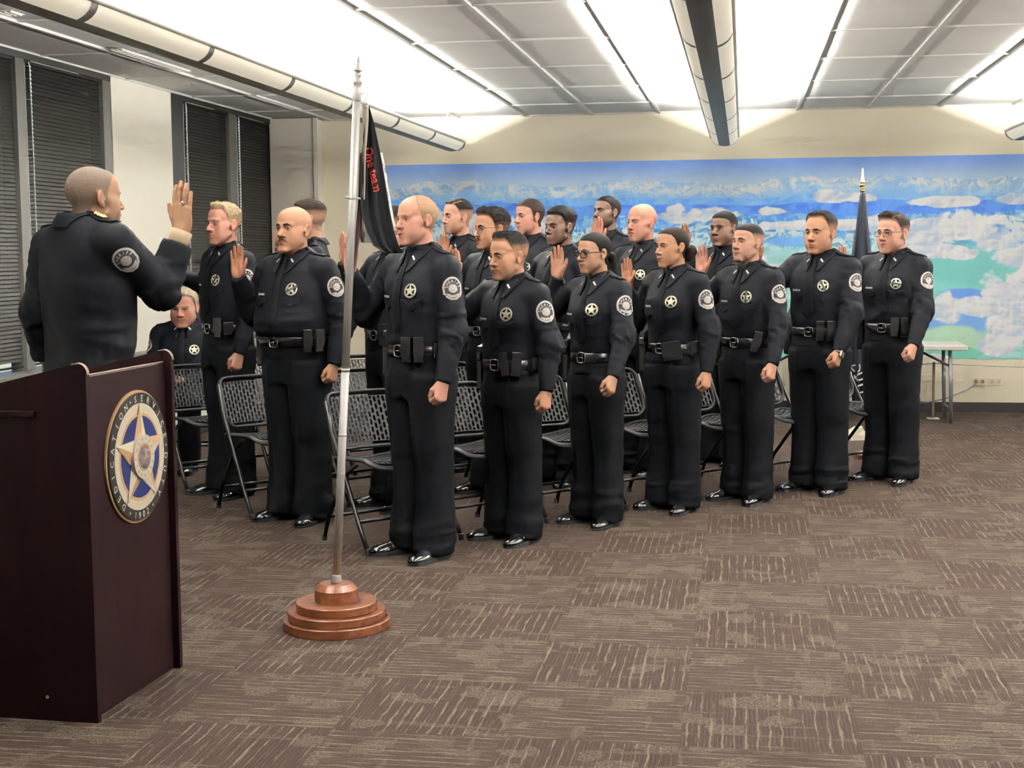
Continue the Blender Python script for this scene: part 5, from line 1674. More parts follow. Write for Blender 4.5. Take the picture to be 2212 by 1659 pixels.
mb = MB(); disc(mb, .335, .016, .0300, 0, 48); disc(mb, .215, .029, .0312, 1, 40); mb.build('centre_disc', [M['sealw'], M['sealt']], seal)
def pict():
    t = NT('seal_picture'); n = t.noise(60, t.obj(), 4, .65)
    t.set(color=t.ramp(n, [(.34, srgb(34, 28, 28)), (.46, srgb(84, 84, 104)), (.54, srgb(140, 106, 76)), (.64, srgb(196, 190, 178))]), rough=.4); return t.m
mb = MB(); disc(mb, .185, .030, .0318, 0, 36); mb.build('small_picture', [pict()], seal)
mb = MB()
def put(items, mi, h):
    for v, f in items: mb.add([T(a, b, h) for a, b in v], f, mi)
put(arc_text('DEDICATION', .828, .142, -140, -27, squash=1.0), 0, .0142)
put(arc_text('SERVICE', .828, .142, -6, 76), 0, .0142); put(arc_text('DUTY', .828, .142, 97, 137), 0, .0142)
put(arc_text('1902', .930, .142, 193, 167, inward=True), 0, .0142)
for dg in (-17, 86, 155, 205):
    a = math.radians(dg); cx, cy = .88 * math.sin(a), .88 * math.cos(a)
    mb.add([T(cx + x, cy + y, .0144) for x, y in star_poly(.032, .013)], [tuple(range(9, -1, -1))], 0)
put(arc_text('DENVER', .245, .072, -62, 62), 1, .0306); put(arc_text('SHERIFF', .305, .072, 248, 112, inward=True), 1, .0306)
for dg in (-90, 90): mb.add([T(.275 * math.sin(math.radians(dg)) + x, y, .0308) for x, y in star_poly(.02, .009)], [tuple(range(9, -1, -1))], 1)
mb.build('lettering', [M['seall'], M['lampg']], seal)

# ------------------------------------------------------------------ flag poles
M['pole'] = simple('brushed_silver_pole', (.52, .51, .49), .45, .25, .5, .05, 40)
M['fbase'] = None
def base_wood():
    t = NT('red_brown_stained_pine'); v = t.obj((1.2, 5, 5)); n = t.noise(7, v, 5, .6); k = t.noise(9, t.obj((1, 1, 1.5)), 2)
    r = t.ramp(n, [(.25, srgb(70, 38, 24)), (.5, srgb(104, 62, 40)), (.8, srgb(134, 86, 56))])
    t.set(color=t.mix(t.node('ShaderNodeMapRange', ins={0: k, 1: .66, 2: .72}).outputs[0], r, srgb(60, 26, 14)), rough=.35, spec=.3, coat=.15, coatr=.2); return t.m
M['fbase'] = base_wood()
fb = on_z(728, 1352)
root = empty('flag_stand', fb, 0); tag(root, 'tall silver flagpole in a stepped round reddish wooden base', 'flagpole')
R1 = 115 / FOC * fb[1] * 1.02
for r, z0, z1 in ((1.0, 0, .036), (.913, .036, .069), (.756, .069, .103)):
    MB().lathe([(R1 * r - .002, z0), (R1 * r, z0 + .002), (R1 * r, z1 - .003), (R1 * r - .003, z1)], 72).build('base_tier', M['fbase'], root)
MB().lathe([(R1 * .404, .103), (R1 * .404, .150), (R1 * .30, .172), (.022, .174)], 48).build('base_tier', M['fbase'], root)
tip = at_depth(773, 165, fb[1]) - fb; ax = tip / np.linalg.norm(tip); b0 = np.array([0, 0, .165])
pl = lambda z: b0 + (tip - b0) * ((z - b0[2]) / (tip[2] - b0[2]))
zt = tip[2]; mb = MB()
mb.tube([pl(.160), pl(.185), pl(.20), pl(.205)], [.020, .0205, .0165, .0160], 20)
mb.tube([pl(.2), pl(1.0)], .0158, 20); mb.tube([pl(1.0), pl(1.012)], [.0170, .0170], 20); mb.tube([pl(1.0), pl(zt - .08)], .0155, 20)
mb.tube([pl(.75), pl(.758)], .0168, 20); mb.tube([pl(.6), pl(.604)], .0163, 20)
mb.build('pole', M['pole'], root)
prof = [(.0155, -.085), (.0175, -.080), (.0175, -.040), (.016, -.036), (.016, -.020), (.0195, -.016), (.0195, -.008), (.012, -.004), (.010, .004), (.0145, .012), (.0150, .018), (.0100, .026), (.0190, .030), (.0190, .033), (.0130, .040), (.0125, .050), (.0005, .092)]
mb = MB(); mb.lathe(prof, 24); v = np.concatenate(mb.v) @ rot_axis(np.array([0, 0, 1.0]), ax).T + tip - ax * .01
mk('spear_finial', v, mb.f, M['pole'], root)
mb = MB(); q = at_depth(789, 203, fb[1]) - fb
for dz_, r in ((0, .0085), (-.028, .006), (-.056, .0095)):
    pts = [q + [r * math.cos(t), 0.002 * math.sin(3 * t), dz_ + r * 1.25 * math.sin(t)] for t in np.linspace(0, 2 * math.pi, 16, endpoint=False)]
    mb.tube(pts, .0022, 6, closed=True)
mb.tube([pl(float(q[2])), q], .003, 6); mb.build('snap_hook', M['pole'], root)
mb = MB(); q = pl(at_depth(768, 428, fb[1])[2]); mb.tube([q + [-.028, 0, .004], q + [.03, 0, -.002]], .004, 8); mb.lathe([(.017, -.006), (.0185, 0), (.017, .006)], 16, c=q); mb.build('lower_clip', M['pole'], root)

def flag_mat(name, base, dark):
    t = NT(name); n = t.noise(6, t.obj((1, 1, .3)), 3); t.set(color=t.mix(n, dark, base), rough=.6, spec=.07, sheen=.02); t.bump(t.noise(420, t.obj(), 2), .2, .001); return t.m
M['flagk'] = flag_mat('black_flag_nylon', (.006, .006, .0075), (.0035, .0035, .0045))
M['flagn'] = flag_mat('navy_flag_nylon', (.005, .006, .010), (.003, .0035, .006))
def feather():
    t = NT('white_black_flag_print'); n = t.noise(24, t.obj((1.6, 1, .45)), 4, .7)
    t.set(color=t.ramp(n, [(.43, (.02, .02, .02)), (.50, (.55, .53, .48))]), rough=.6); return t.m
M['flagp'] = feather(); M['flagw'] = simple('cream_flag_heading', srgb(206, 198, 180), .7)
M['flagr'] = simple('red_flag_letters', srgb(196, 62, 48), .6)
def cloth(rows, nv, depth0, dep, name, mat, parent, org, thick=.0015):
    """rows of (y, xl, xr) in the photograph, hung at a real distance with pleats running down"""
    ys = [r[0] for r in rows]; yy = np.linspace(ys[0], ys[-1], 60); V = []
    for y in yy:
        xl = np.interp(y, ys, [r[1] for r in rows]); xr = np.interp(y, ys, [r[2] for r in rows])
        for j in range(nv):
            s_ = j / (nv - 1); t = (y - ys[0]) / (ys[-1] - ys[0])
            V.append(at_depth(xl + (xr - xl) * s_, y, depth0 + dep(s_, t)) - org)
    o = mk(name, V, grid_faces(60, nv), mat, parent); so = o.modifiers.new('thickness', 'SOLIDIFY'); so.thickness = thick; so.offset = 0
    return o, np.array(V)
fr = empty('flag', fb + np.array([0, 0, 0]), 0); fr.location = fb; tag(fr, 'black flag with red lettering hanging furled from the silver pole', 'flag')
main_rows = [(228, 792, 797), (260, 789, 806), (300, 784, 815), (340, 781, 823), (380, 779, 830), (420, 777, 836), (460, 781, 843), (500, 793, 851), (530, 806, 861), (547, 832, 870)]
fo, FV = cloth(main_rows, 28, fb[1], lambda s_, t: .035 * math.sin(2.4 * s_ + .4) * min(1, t * 3 + .15) - .012 * math.sin(11 * s_ + 3 * t) * min(1, t * 2) + .01 - .02 * t, 'front_fold', M['flagk'], fr, fb)
cloth([(430, 781, 790), (455, 776, 796), (480, 775, 801), (505, 776, 806), (524, 779, 812)], 16, fb[1] + .055, lambda s_, t: .018 * math.sin(9 * s_), 'printed_fold', M['flagp'], fr, fb)
cloth([(330, 812, 826), (370, 818, 834), (400, 822, 838), (440, 826, 845), (500, 834, 856)], 12, fb[1] + .075, lambda s_, t: .014 * math.sin(8 * s_), 'rear_fold', M['flagp'], fr, fb)
cloth([(224, 782, 796), (260, 783, 796), (330, 784, 790), (432, 782, 788)], 6, fb[1] + .012, lambda s_, t: .006 * math.sin(6 * s_), 'heading_strip', M['flagw'], fr, fb)
M['maroon'] = simple('maroon_flag_edge', srgb(58, 26, 34), .7)
cloth([(330, 777, 783), (430, 774, 784), (520, 766, 776), (600, 757, 764)], 5, fb[1] + .02, lambda s_, t: .004 * math.sin(6 * s_), 'pole_sleeve', M['maroon'], fr, fb)
fbv = BVHTree.FromPolygons([tuple(a) for a in FV], [tuple(int(i) for i in f) for f in grid_faces(60, 28)])
c0, c1 = at_depth(790, 318, fb[1]) - fb, at_depth(813, 413, fb[1]) - fb
W = Wrap(fbv, (c0 + c1) / 2, (0, -1, 0), np.cross(np.array([0, -1.0, 0]), (c1 - c0) / np.linalg.norm(c1 - c0)), .3)
mb = MB(); v, f = glyph('One team'); ln = v[:, 0].max() - v[:, 0].min(); s_ = np.linalg.norm(c1 - c0) / ln
# finer letters so that they bend with the folds
mb.add([W.at(a * s_, b * s_ * 1.15 - .012, .0035) for a, b in v], f, 0); mb.build('red_lettering', M['flagr'], fo)

# the far flag behind the last officers
M['brass'] = simple('brass_spear', (.80, .66, .42), .22, 1.0, .5, .05)
fp = np.array([*at_depth(1893, 960, 9.75)[:2], 0.0])
root = empty('flag_stand', fp, 0); tag(root, 'far flagpole with a pale brass spear tip in front of the mural', 'flagpole')
topz = at_depth(1863, 412, fp[1])[2]; tipx = at_depth(1863, 412, fp[1])[0] - fp[0]
mb = MB(); mb.tube([(0, 0, .02), (tipx, 0, topz)], .014, 14); mb.build('pole', M['brass'], root)
MB().lathe([(.15, 0), (.15, .03), (.05, .06), (.02, .07)], 40).build('base', M['fbase'], root)
mb = MB(); mb.lathe([(.014, 0), (.018, .006), (.018, .022), (.011, .028), (.018, .034), (.020, .045), (.020, .05), (.013, .058), (.019, .066), (.011, .10), (.006, .15), (.0005, .168)], 20, c=(tipx, 0, topz - .01)); mb.build('spear_finial', M['brass'], root)
fr = empty('flag', fp, 0); tag(fr, 'dark navy flag furled on the far brass tipped pole', 'flag')
fo2, FV2 = cloth([(416, 1858, 1869), (450, 1854, 1872), (500, 1848, 1877), (550, 1842, 1882), (600, 1837, 1887), (700, 1832, 1888), (800, 1834, 1880), (880, 1842, 1872)], 30, fp[1] - .02,
                 lambda s_, t: .045 * math.sin(3.1 * s_) * -1 - .014 * math.sin(16 * s_ + 2 * t) * min(1, 3 * t), 'front_fold', M['flagn'], fr, fp)
cloth([(500, 1845, 1851), (530, 1842, 1850), (560, 1838, 1848), (578, 1838, 1846)], 8, fp[1] + .02, lambda s_, t: .006 * math.sin(6 * s_), 'printed_fold', M['flagp'], fr, fp)
fbv = BVHTree.FromPolygons([tuple(a) for a in FV2], [tuple(int(i) for i in f) for f in grid_faces(60, 30)])
cm = at_depth(1853, 818, fp[1]) - fp; W = Wrap(fbv, cm, (0, -1, 0), (.95, 0, .3), .4); mb = MB(); v, f = glyph('DUTY')
mb.add([W.at(a * .085, b * .085 - .03, .004) for a, b in v], f, 0); mb.build('white_lettering', M['seall'], fo2)

# ------------------------------------------------------------------ folding chairs
M['cplast'] = simple('black_moulded_plastic', srgb(32, 32, 33), .45, 0, .15, .08, 40)
M['csteel'] = simple('black_steel_tube', srgb(14, 13, 13), .3, .1, .3, .1)
CW = .44
def chair_proto():
    """origin under the middle of the front feet; +Y is where the chair faces, -Y behind"""
    root = empty('folding_chair', (0, 0, 0), 0)
    hb = .745
    def mesh_panel(w, h, nx, ny, T, name, slot=.62):
        """frame plus a lattice of slots in a brick pattern, each cell a ring of quads"""
        mb = MB(); cw, ch = w / nx, h / ny; th = .010; n = 12
        for i in range(nx):
            for j in range(-1, ny + 1):
                cx = -w / 2 + (i + .5) * cw; cy = (j + .5 + (.5 if i % 2 else 0)) * ch
                y0, y1 = cy - ch / 2, cy + ch / 2
                if y1 <= .004 or y0 >= h - .004: continue
                y0c, y1c = max(y0, 0), min(y1, h)
                if y1c - y0c < ch * .45:
                    mb.add([T(cx - cw / 2, y0c, 0), T(cx + cw / 2, y0c, 0), T(cx + cw / 2, y1c, 0), T(cx - cw / 2, y1c, 0)], [(0, 1, 2, 3)]); continue
                my, hh2 = (y0c + y1c) / 2, (y1c - y0c) / 2
                O = []; I = []
                for k in range(n):
                    a = 2 * math.pi * (k + .5) / n; ca, sa = math.cos(a), math.sin(a); m_ = max(abs(ca), abs(sa))
                    O.append((cx + cw / 2 * ca / m_, my + hh2 * sa / m_))
                    I.append((cx + cw / 2 * .60 * (abs(ca) ** .8) * (1 if ca > 0 else -1), my + hh2 * .80 * (abs(sa) ** .55) * (1 if sa > 0 else -1)))
                V = [T(*q, 0) for q in O] + [T(*q, 0) for q in I]
                mb.add(V, [(k, (k + 1) % n, n + (k + 1) % n, n + k) for k in range(n)])
        o = mb.build(name, M['cplast'], root); so = o.modifiers.new('thickness', 'SOLIDIFY'); so.thickness = .007; so.offset = 0
        return o
    # backrest between z .46 and .745, leaning back, curved in plan
    def TB(u, v, w):
        z = .475 + v; yb = -.30 - (z - .475) * .42
        return np.array([u, yb - .050 * (1 - (u / (CW / 2)) ** 2) + w, z])
    mesh_panel(CW - .055, .225, 17, 6, lambda u, v, w: TB(u, v + .022, w), 'backrest')
    bk = root.children[-1] if root.children else None
    mb = MB(); pts = []
    w2, h2 = CW / 2 - .014, .268
    for (cx, cy, a0) in ((w2 - .045, h2 - .045, 0), (-w2 + .045, h2 - .045, 90), (-w2 + .07, .07, 180), (w2 - .07, .07, 270)):
        rr = .045 if a0 < 180 else .07
        for k in range(7):
            a = math.radians(a0 + 15 * k); pts.append(TB(cx + rr * math.cos(a), cy + rr * math.sin(a), 0))
    full = []
    for i in range(len(pts)):
        p, q = pts[i], pts[(i + 1) % len(pts)]; k = max(1, int(np.linalg.norm(q - p) / .03))
        for s_ in range(k):
            pp_ = p + (q - p) * s_ / k; z = pp_[2]; u = pp_[0]
            full.append(TB(u, z - .475, 0))
    mb.tube(full, .0190, 8, closed=True, flat=.5); mb.build('back_frame', M['cplast'], root)
    # seat
    def TS(u, v, w):
        return np.array([u, -.36 + v, .425 + .022 * (v / .40) + .018 * math.cos(u / CW * math.pi * 1.1) * -1 + .012 - .030 * max(0, (v - .30) / .10) ** 2 + w])
    mesh_panel(CW - .07, .335, 12, 8, lambda u, v, w: TS(u, v + .025, w), 'seat')
    mb = MB(); pts = []
    for (cx, cy, a0) in ((CW / 2 - .07, .345, 0), (-CW / 2 + .07, .345, 90), (-CW / 2 + .05, .045, 180), (CW / 2 - .05, .045, 270)):
        rr = .055 if a0 < 180 else .035
        for k in range(7):
            a = math.radians(a0 + 15 * k); pts.append((cx + rr * math.cos(a), cy + rr * math.sin(a)))
    full = []
    for i in range(len(pts)):
        p, q = np.array(pts[i]), np.array(pts[(i + 1) % len(pts)]); k = max(1, int(np.linalg.norm(q - p) / .03))
        for s_ in range(k): full.append(TS(*(p + (q - p) * s_ / k), 0))
    mb.tube(full, .0170, 8, closed=True, flat=.6); mb.build('seat_frame', M['cplast'], root)
    for sx in (-1, 1):
        x = sx * CW / 2
        MB().tube([(x, 0, .012), (x, -.07, .12), (x, -.25, .43), (x, -.335, .57), (x * .985, -.395, .715)], .0115, 10).build('front_leg', M['csteel'], root)
        MB().tube([(x * .93, -.455, .012), (x * .93, -.40, .14), (x * .93, -.20, .38), (x * .93, -.12, .425)], .0110, 10).build('rear_leg', M['csteel'], root)
        MB().lathe([(.013, 0), (.015, .006), (.0145, .03), (.012, .032)], 12, c=(x, .001, 0)).build('foot_cap', M['cplast'], root)
        MB().lathe([(.013, 0), (.015, .006), (.0145, .03), (.012, .032)], 12, c=(x * .93, -.456, 0)).build('foot_cap', M['cplast'], root)
    mb = MB(); mb.tube([(-CW / 2, -.085, .15), (CW / 2, -.085, .15)], .0095, 8, flat=1.0); mb.tube([(-CW / 2 * .93, -.405, .13), (CW / 2 * .93, -.405, .13)], .0095, 8)
    mb.build('crossbar', M['csteel'], root)
    return root
# ------------------------------------------------------------------ who stands where
def gp(x, y): return on_z(x, y)[:2]
B = {k: gp(*v) for k, v in dict(B1=(915, 1199), B2=(1110, 1165), B3=(1290, 1130), B4=(1455, 1100), B5=(1613, 1080), B6=(1768, 1060), B7=(1923, 1038), C1=(650, 1122), C3=(502, 1068)).items()}
ROWU = (B['B7'] - B['B1']); ROWU = ROWU / np.linalg.norm(ROWU); ROWC = np.array([ROWU[1], -ROWU[0]])
PITCH_R = np.linalg.norm(B['B7'] - B['B1']) / 6
def on_row(start, px):
    d = ray(px, 540)[:2]; A = np.array([ROWU, -d]).T; t, s = np.linalg.solve(A, -start); return start + ROWU * t
for k, px in dict(C2=848, E=1066, G=1214, I=1390, J=1566).items(): B[k] = on_row(B['C1'], px)
for k, px in dict(N2=672, D=993, F=1148, Hh=1312).items(): B[k] = on_row(B['C3'], px)
TOP = dict(B1=423, B2=503, B3=503, B4=491, B5=484, B6=459, B7=461, C1=447, C3=440, C2=446, E=452, G=450, I=441, J=456, N2=433, D=431, F=431, Hh=424)
def setup(k, phi, hr=None, L=.27, hl=None, LL=.265):
    """facing is phi degrees from straight left towards the camera; hand pixels -> local points"""
    p = B[k]; f = math.radians(phi); h = np.array([-math.cos(f), -math.sin(f)]); r = np.array([h[1], -h[0]])
    H = float(at_depth(PXW / 2 + 0, TOP[k], p[1])[2])
    H = float((CAM_P + ray((p[0] / p[1]) * FOC + PXW / 2, TOP[k]) * (p[1] / ray((p[0] / p[1]) * FOC + PXW / 2, TOP[k])[1]))[2])
    S = H / 1.78
    out = dict(pos=(float(p[0]), float(p[1])), rz=math.atan2(-h[0], h[1]), H=H)
    def loc(px, side, LL_):
        n = np.array([r[0], r[1], 0]); q = on_plane(px[0], px[1], np.array([p[0], p[1], 0]) + n * side * LL_, n)
        d = q[:2] - p; return np.array([side * LL_, float(d @ h), float(q[2])])
    out['hr'] = loc(hr, 1, L) - np.array([0, .0, .095]) if hr else np.array([.30, .14, 1.40 * S])
    out['hl'] = loc(hl, -1, LL) + np.array([0, 0, .060]) if hl else np.array([-.265, .05, .80 * S])
    print(k, 'H %.2f' % H, 'hr', out['hr'].round(2), 'hl', out['hl'].round(2), 'sh', round(1.425 * S, 2))
    return out
BLONDE = (.150, .112, .066); SANDY = (.100, .068, .036); DKBR = (.018, .011, .008); BLK = (.010, .008, .008)
fade = dict(side=.0012, top=.010, dside=.30, f0=.02, f1=.075)
FRONT = 'officers with a raised hand'
def P(k, phi, label, skin, **kw):
    s = setup(k, phi, kw.pop('hrp', None), kw.pop('L', .27), kw.pop('hlp', None), kw.pop('LL', .265))
    s.update(label=label, skin=skin, hr_up=True, seed=abs(hash(k)) % 50 if False else sum(map(ord, k)) % 50); s.update(kw); s.setdefault('hr_hint', (.35, -.25, -.85)); return build_person(s)

P('B1', 42, 'tall officer with receding sandy hair nearest the silver flagpole, mouth open', 'pink', hrp=(757, 543), hlp=(957, 866), hr_rot=(0, 0, .1), yaw=-.06, pitch=.02, hs=.97,
  bw=1.04, cut=dict(zf=.100, recede=.012, side=.0045, top=.004, dside=.85, dtop=.60, thin=.5, soft=.022, edge=.022, strand=.3, f0=.03, f1=.09), hair=SANDY, browc=(.30, .17, .08), flush=.9, stub=.05, mouth_dark=.0042, mouth_w=.013,
  head=dict(mouth=.006, iris=(.06, .10, .14), facel=.004, neck=1.06, eye_open=.8, lips=.001, jaw=.02), gear=(('mag', .50), ('mag', .86), ('case', 1.35)))
P('B2', 44, 'shorter officer with spiky black hair standing before the bespectacled moustached man', 'tan', hrp=(985, 568), hlp=(1180, 872), hr_rot=(0, 0, -.1), yaw=-.12, pitch=-.05, hs=.98, bw=1.04,
  cut=dict(zf=.080, side=.0014, top=.012, dside=.42, quiff=.012, lift=.9, strand=.7, sdir=(200, 160, 60), f0=.02, f1=.075, recede=.004), hair=BLK, stub=.14, flush=.25,
  head=dict(jaw=.04, cheek=.05, nosew=.2, eye_open=.6, neck=1.05), gear=(('mag', .55, -.15), ('mag', .92, .1), ('case', 1.45)), sr=1.06)
P('B3', 44, 'woman officer with black ponytail and bold black glasses', 'olive', hrp=(1204, 560), hlp=(1324, 842), hr_rot=(0, 0, .42), yaw=-.18, pitch=-.02, hs=.90, fem=True, bw=.97, bd=1.0,
  cut=dict(zf=.072, side=.0035, top=.0045, burn=.0, strand=.12, soft=.004, edge=.012), hair=BLK, tail=True, stub=0, flush=.15, lipc=(.17, .065, .052), ring='l',
  specs=dict(w=.0255, h=.0205, r=.0027, e=.75), head=dict(cheek=.06, jaw=-.02, lips=.002, brow=.0055, arch=.005, eye_open=1.0, lash=.0022, chin=-.003), gear=(('case', 1.3),), holster=True, shoe=.93)
P('B4', 44, 'woman officer with a low dark hair bun, speaking, beside the woman in glasses', 'tan', hrp=(1355, 585), hlp=(1526, 830), hr_rot=(0, 0, .05), yaw=-.22, hs=.92, fem=True, bw=1.0, bd=1.02,
  skin_=None, cut=dict(zf=.076, side=.0035, top=.0045, burn=.004, strand=.12, soft=.004, edge=.012), hair=(.020, .012, .009), bun=True, stub=0, flush=.2, lipc=(.20, .085, .068), ring='l',
  mouth_dark=.0030, mouth_w=.012, head=dict(mouth=.004, nosel=.004, lips=.003, brow=.0052, arch=.004, eye_open=.95, lash=.002, facel=.004), gear=(('wide', .62, -.15), ('case', 1.35)), shoe=.95)
P('B5', 42, 'young officer with a sharp black buzz fade, third from far end of front row', 'fair', hrp=(1516, 556), hlp=(1668, 816), hr_rot=(0, 0, .30), yaw=-.10, pitch=.08, hs=.93, bw=1.0,
  cut=dict(zf=.070, side=.0010, top=.0045, dside=.25, f0=.025, f1=.068, soft=.003, strand=.15, burn=-.01), hair=(.012, .009, .008), stub=.22, flush=.35, band=90,
  head=dict(eye_open=.65, brow=.0080, facel=.003, nosel=.002, chin=.002), gear=(('mag', .95, .25),), hl_kind='fist')
P('B6', 46, 'officer with combed black hair wearing a pale watch, second from the far end', 'tan', hrp=(1632, 535), L=.27, hlp=(1812, 782), LL=.235, yaw=-.02, hs=1.03, bw=1.06,
  cut=dict(zf=.084, side=.0014, top=.014, dside=.45, quiff=.010, fwd=.25, lift=.5, f0=.02, f1=.07, recede=.004), hair=BLK, stub=.05, flush=.3, watchw=True, band=120, pn_1=None,
  head=dict(eye_open=.5, cheek=.04, nosew=.15, facel=.004, lips=.003, neck=1.05, bridge=-.004), gear=(('mag', .55), ('mag', .90), ('case', 1.35)), hl_hint=(-.5, -.9, -.3), sr=1.05)
P('B7', 44, 'officer with thin dark glasses and swept dark hair, nearest the folding table', 'fair', hrp=(1816, 556), hlp=(1970, 790), hr_rot=(0, 0, .25), yaw=-.12, hs=1.04, bw=1.06,
  cut=dict(zf=.076, side=.0022, top=.012, dside=.75, quiff=.020, fwd=.35, lift=.6, f0=.02, f1=.07, part=-.048, strand=.3), hair=(.020, .012, .010), stub=.16, flush=.4, band=170, mouth_dark=.0022, mouth_w=.011, ring='l',
  specs=dict(w=.0255, h=.0150, r=.0011, e=.55), head=dict(mouth=.003, jaw=.03, cheek=.05, neck=1.05, dbl=.003, eye_open=.8), gear=(('mag', .60), ('mag', .92)))
P('C1', 56, 'heavy bald officer with a thin moustache standing by the window side', 'tan', hrp=(513, 560), L=.30, hlp=(722, 812), hr_rot=(0, 0, .28), yaw=.06, pitch=.06, hs=1.05, bw=1.10, bd=1.12, belly=.06, sr=1.12,
  skin_=0, stub=.10, flush=.25, stache=dict(st_w=.024, st_h=.0055, st_drop=.007, st_t=.002), head=dict(jaw=.08, cheek=.10, dbl=.008, neck=1.18, nosew=.15, brow=.0078, eye_open=.8, arch=.004), band=25,
  gear=(('mag', 1.05), ('mag', 1.35)), tie=True)
P('C3', 40, 'blond officer with a brushed up fringe standing before the blinds', 'pink', hrp=(385, 560), L=.34, hr_hint=(.8, -.1, -.55), hlp=(517, 792), yaw=.16, pitch=.02, hs=1.03, bw=1.04,
  cut=dict(zf=.080, side=.0018, top=.011, dside=.70, dtop=.95, quiff=.014, lift=.8, fwd=.2, strand=.5, sdir=(160, 120, 60), recede=.004, var=.5), hair=BLONDE, browc=(.22, .12, .05), flush=.8, stub=.06, band=60,
  head=dict(iris=(.07, .10, .12), mouth=.002, facel=.004, nosel=.003, eye_open=.75, neck=1.04), gear=(('mag', .75), ('case', 1.1)))
P('C2', 38, 'officer mostly hidden behind the hanging flag and the sandy haired man', 'fair', hrp=(742, 532), yaw=.10, hs=1.0, cut=dict(fade, dside=.6), hair=BLK, specs=dict(r=.0010), head=dict(cheek=.04), hr_rot=(0, 0, -.15))
P('E', 40, 'officer with moustache, round wire glasses and thick swept black hair', 'tan', hrp=(958, 532), hr_rot=(0, 0, .40), yaw=-.12, hs=1.0, bw=1.04, cut=dict(zf=.076, side=.005, top=.016, dside=.8, quiff=.012, strand=.5, backt=.006, lift=.5), hair=(.014, .010, .009),
  stub=.12, stache=dict(st_w=.024, st_h=.0075), specs=dict(w=.0245, h=.0215, r=.0010, e=.9, m=M['bronzef'] if 'bronzef' in M else M['frame']), mouth_dark=.003, mouth_w=.012, head=dict(mouth=.004, cheek=.03, eye_open=.7), gear=(('mag', .6),), L=.25)
P('G', 40, 'dark skinned officer with a flat topped fade and serious frown in the second row', 'deep', hrp=(1118, 545), yaw=-.02, hs=.97, cut=dict(zf=.074, side=.0020, top=.020, dside=.75, f0=.03, f1=.065, strand=.15, soft=.004, lift=.6), hair=(.008, .007, .007),
  stub=.25, stubc=(.010, .008, .007), flush=.1, lipc=(.10, .045, .036), palm=(2.3, 2.1, 1.9), head=dict(nosew=.35, lips=.005, eye_open=.6, brow=.0065, jaw=-.02), gear=(('mag', .6),))
P('I', 42, 'bald officer with a flushed face and bushy reddish moustache', 'pink', hrp=(1291, 496), hr_rot=(0, 0, .40), yaw=-.08, hs=1.0, flush=1.2, stub=.05, browc=(.20, .10, .06), stache=dict(st_w=.029, st_h=.011, st_drop=.012, c=(.14, .060, .030)),
  head=dict(facel=.006, nosel=.003, eye_open=.55, crown=.002), gear=(('mag', .6),))
P('J', 42, 'broad dark skinned officer with close cropped hair at the far end of the second row', 'dark', hrp=(1479, 508), yaw=.04, hs=1.0, bw=1.08, bd=1.06, cut=dict(zf=.068, side=.0012, top=.0030, dside=.45, soft=.004, strand=.1), hair=(.008, .007, .007),
  stub=.12, stubc=(.012, .009, .008), flush=.1, lipc=(.11, .05, .04), palm=(2.4, 2.1, 1.9), head=dict(nosew=.40, lips=.005, cheek=.09, jaw=.05, neck=1.12, eye_open=.65, dbl=.006), gear=(('mag', .6),))
P('N2', 8, 'officer with brown crew cut turned away behind the bald man', 'fair', hrp=(601, 520), L=.25, yaw=.0, hs=1.0, cut=dict(zf=.078, side=.0012, top=.012, dside=.35, f0=.02, f1=.07), hair=(.030, .019, .013), flush=.4, gear=(('mag', .6),))
P('D', 40, 'officer with side parted dark hair, eyes lowered, behind the bespectacled moustached man', 'fair', hrp=(905, 520), yaw=-.15, hs=.98, cut=dict(zf=.080, side=.0014, top=.011, dside=.50, f0=.02, f1=.062, part=-.046, strand=.15), hair=(.013, .009, .008), flush=.6, stub=.10,
  head=dict(eye_open=0, brow=.0095, arch=.002, cheek=.04), gear=(('mag', .6),))
P('F', 40, 'slim officer with straight brown fringe and closed eyes in the back row', 'pink', hrp=(1052, 520), yaw=-.12, hs=1.0, cut=dict(zf=.066, side=.006, top=.008, dside=.9, strand=.2, burn=-.030, f0=.0, f1=.05), hair=(.028, .016, .011), flush=.5, stub=.08,
  head=dict(eye_open=0, facel=.008, nosel=.006, brow=.006, wide=.96), gear=(('mag', .6),))
P('Hh', 40, 'tallest dark skinned officer with a short beard in the back row', 'deep', hrp=(1207, 470), yaw=-.05, pitch=.10, hs=1.0, cut=dict(zf=.072, side=.0014, top=.0040, dside=.75, soft=.003, strand=.1, burn=-.03), hair=(.007, .006, .006),
  stub=.72, stubc=(.008, .007, .006), flush=.05, lipc=(.13, .055, .045), palm=(2.3, 2.1, 1.9), head=dict(eye_open=.12, nosew=.35, lips=.004, facel=.003), gear=(('mag', .6),))

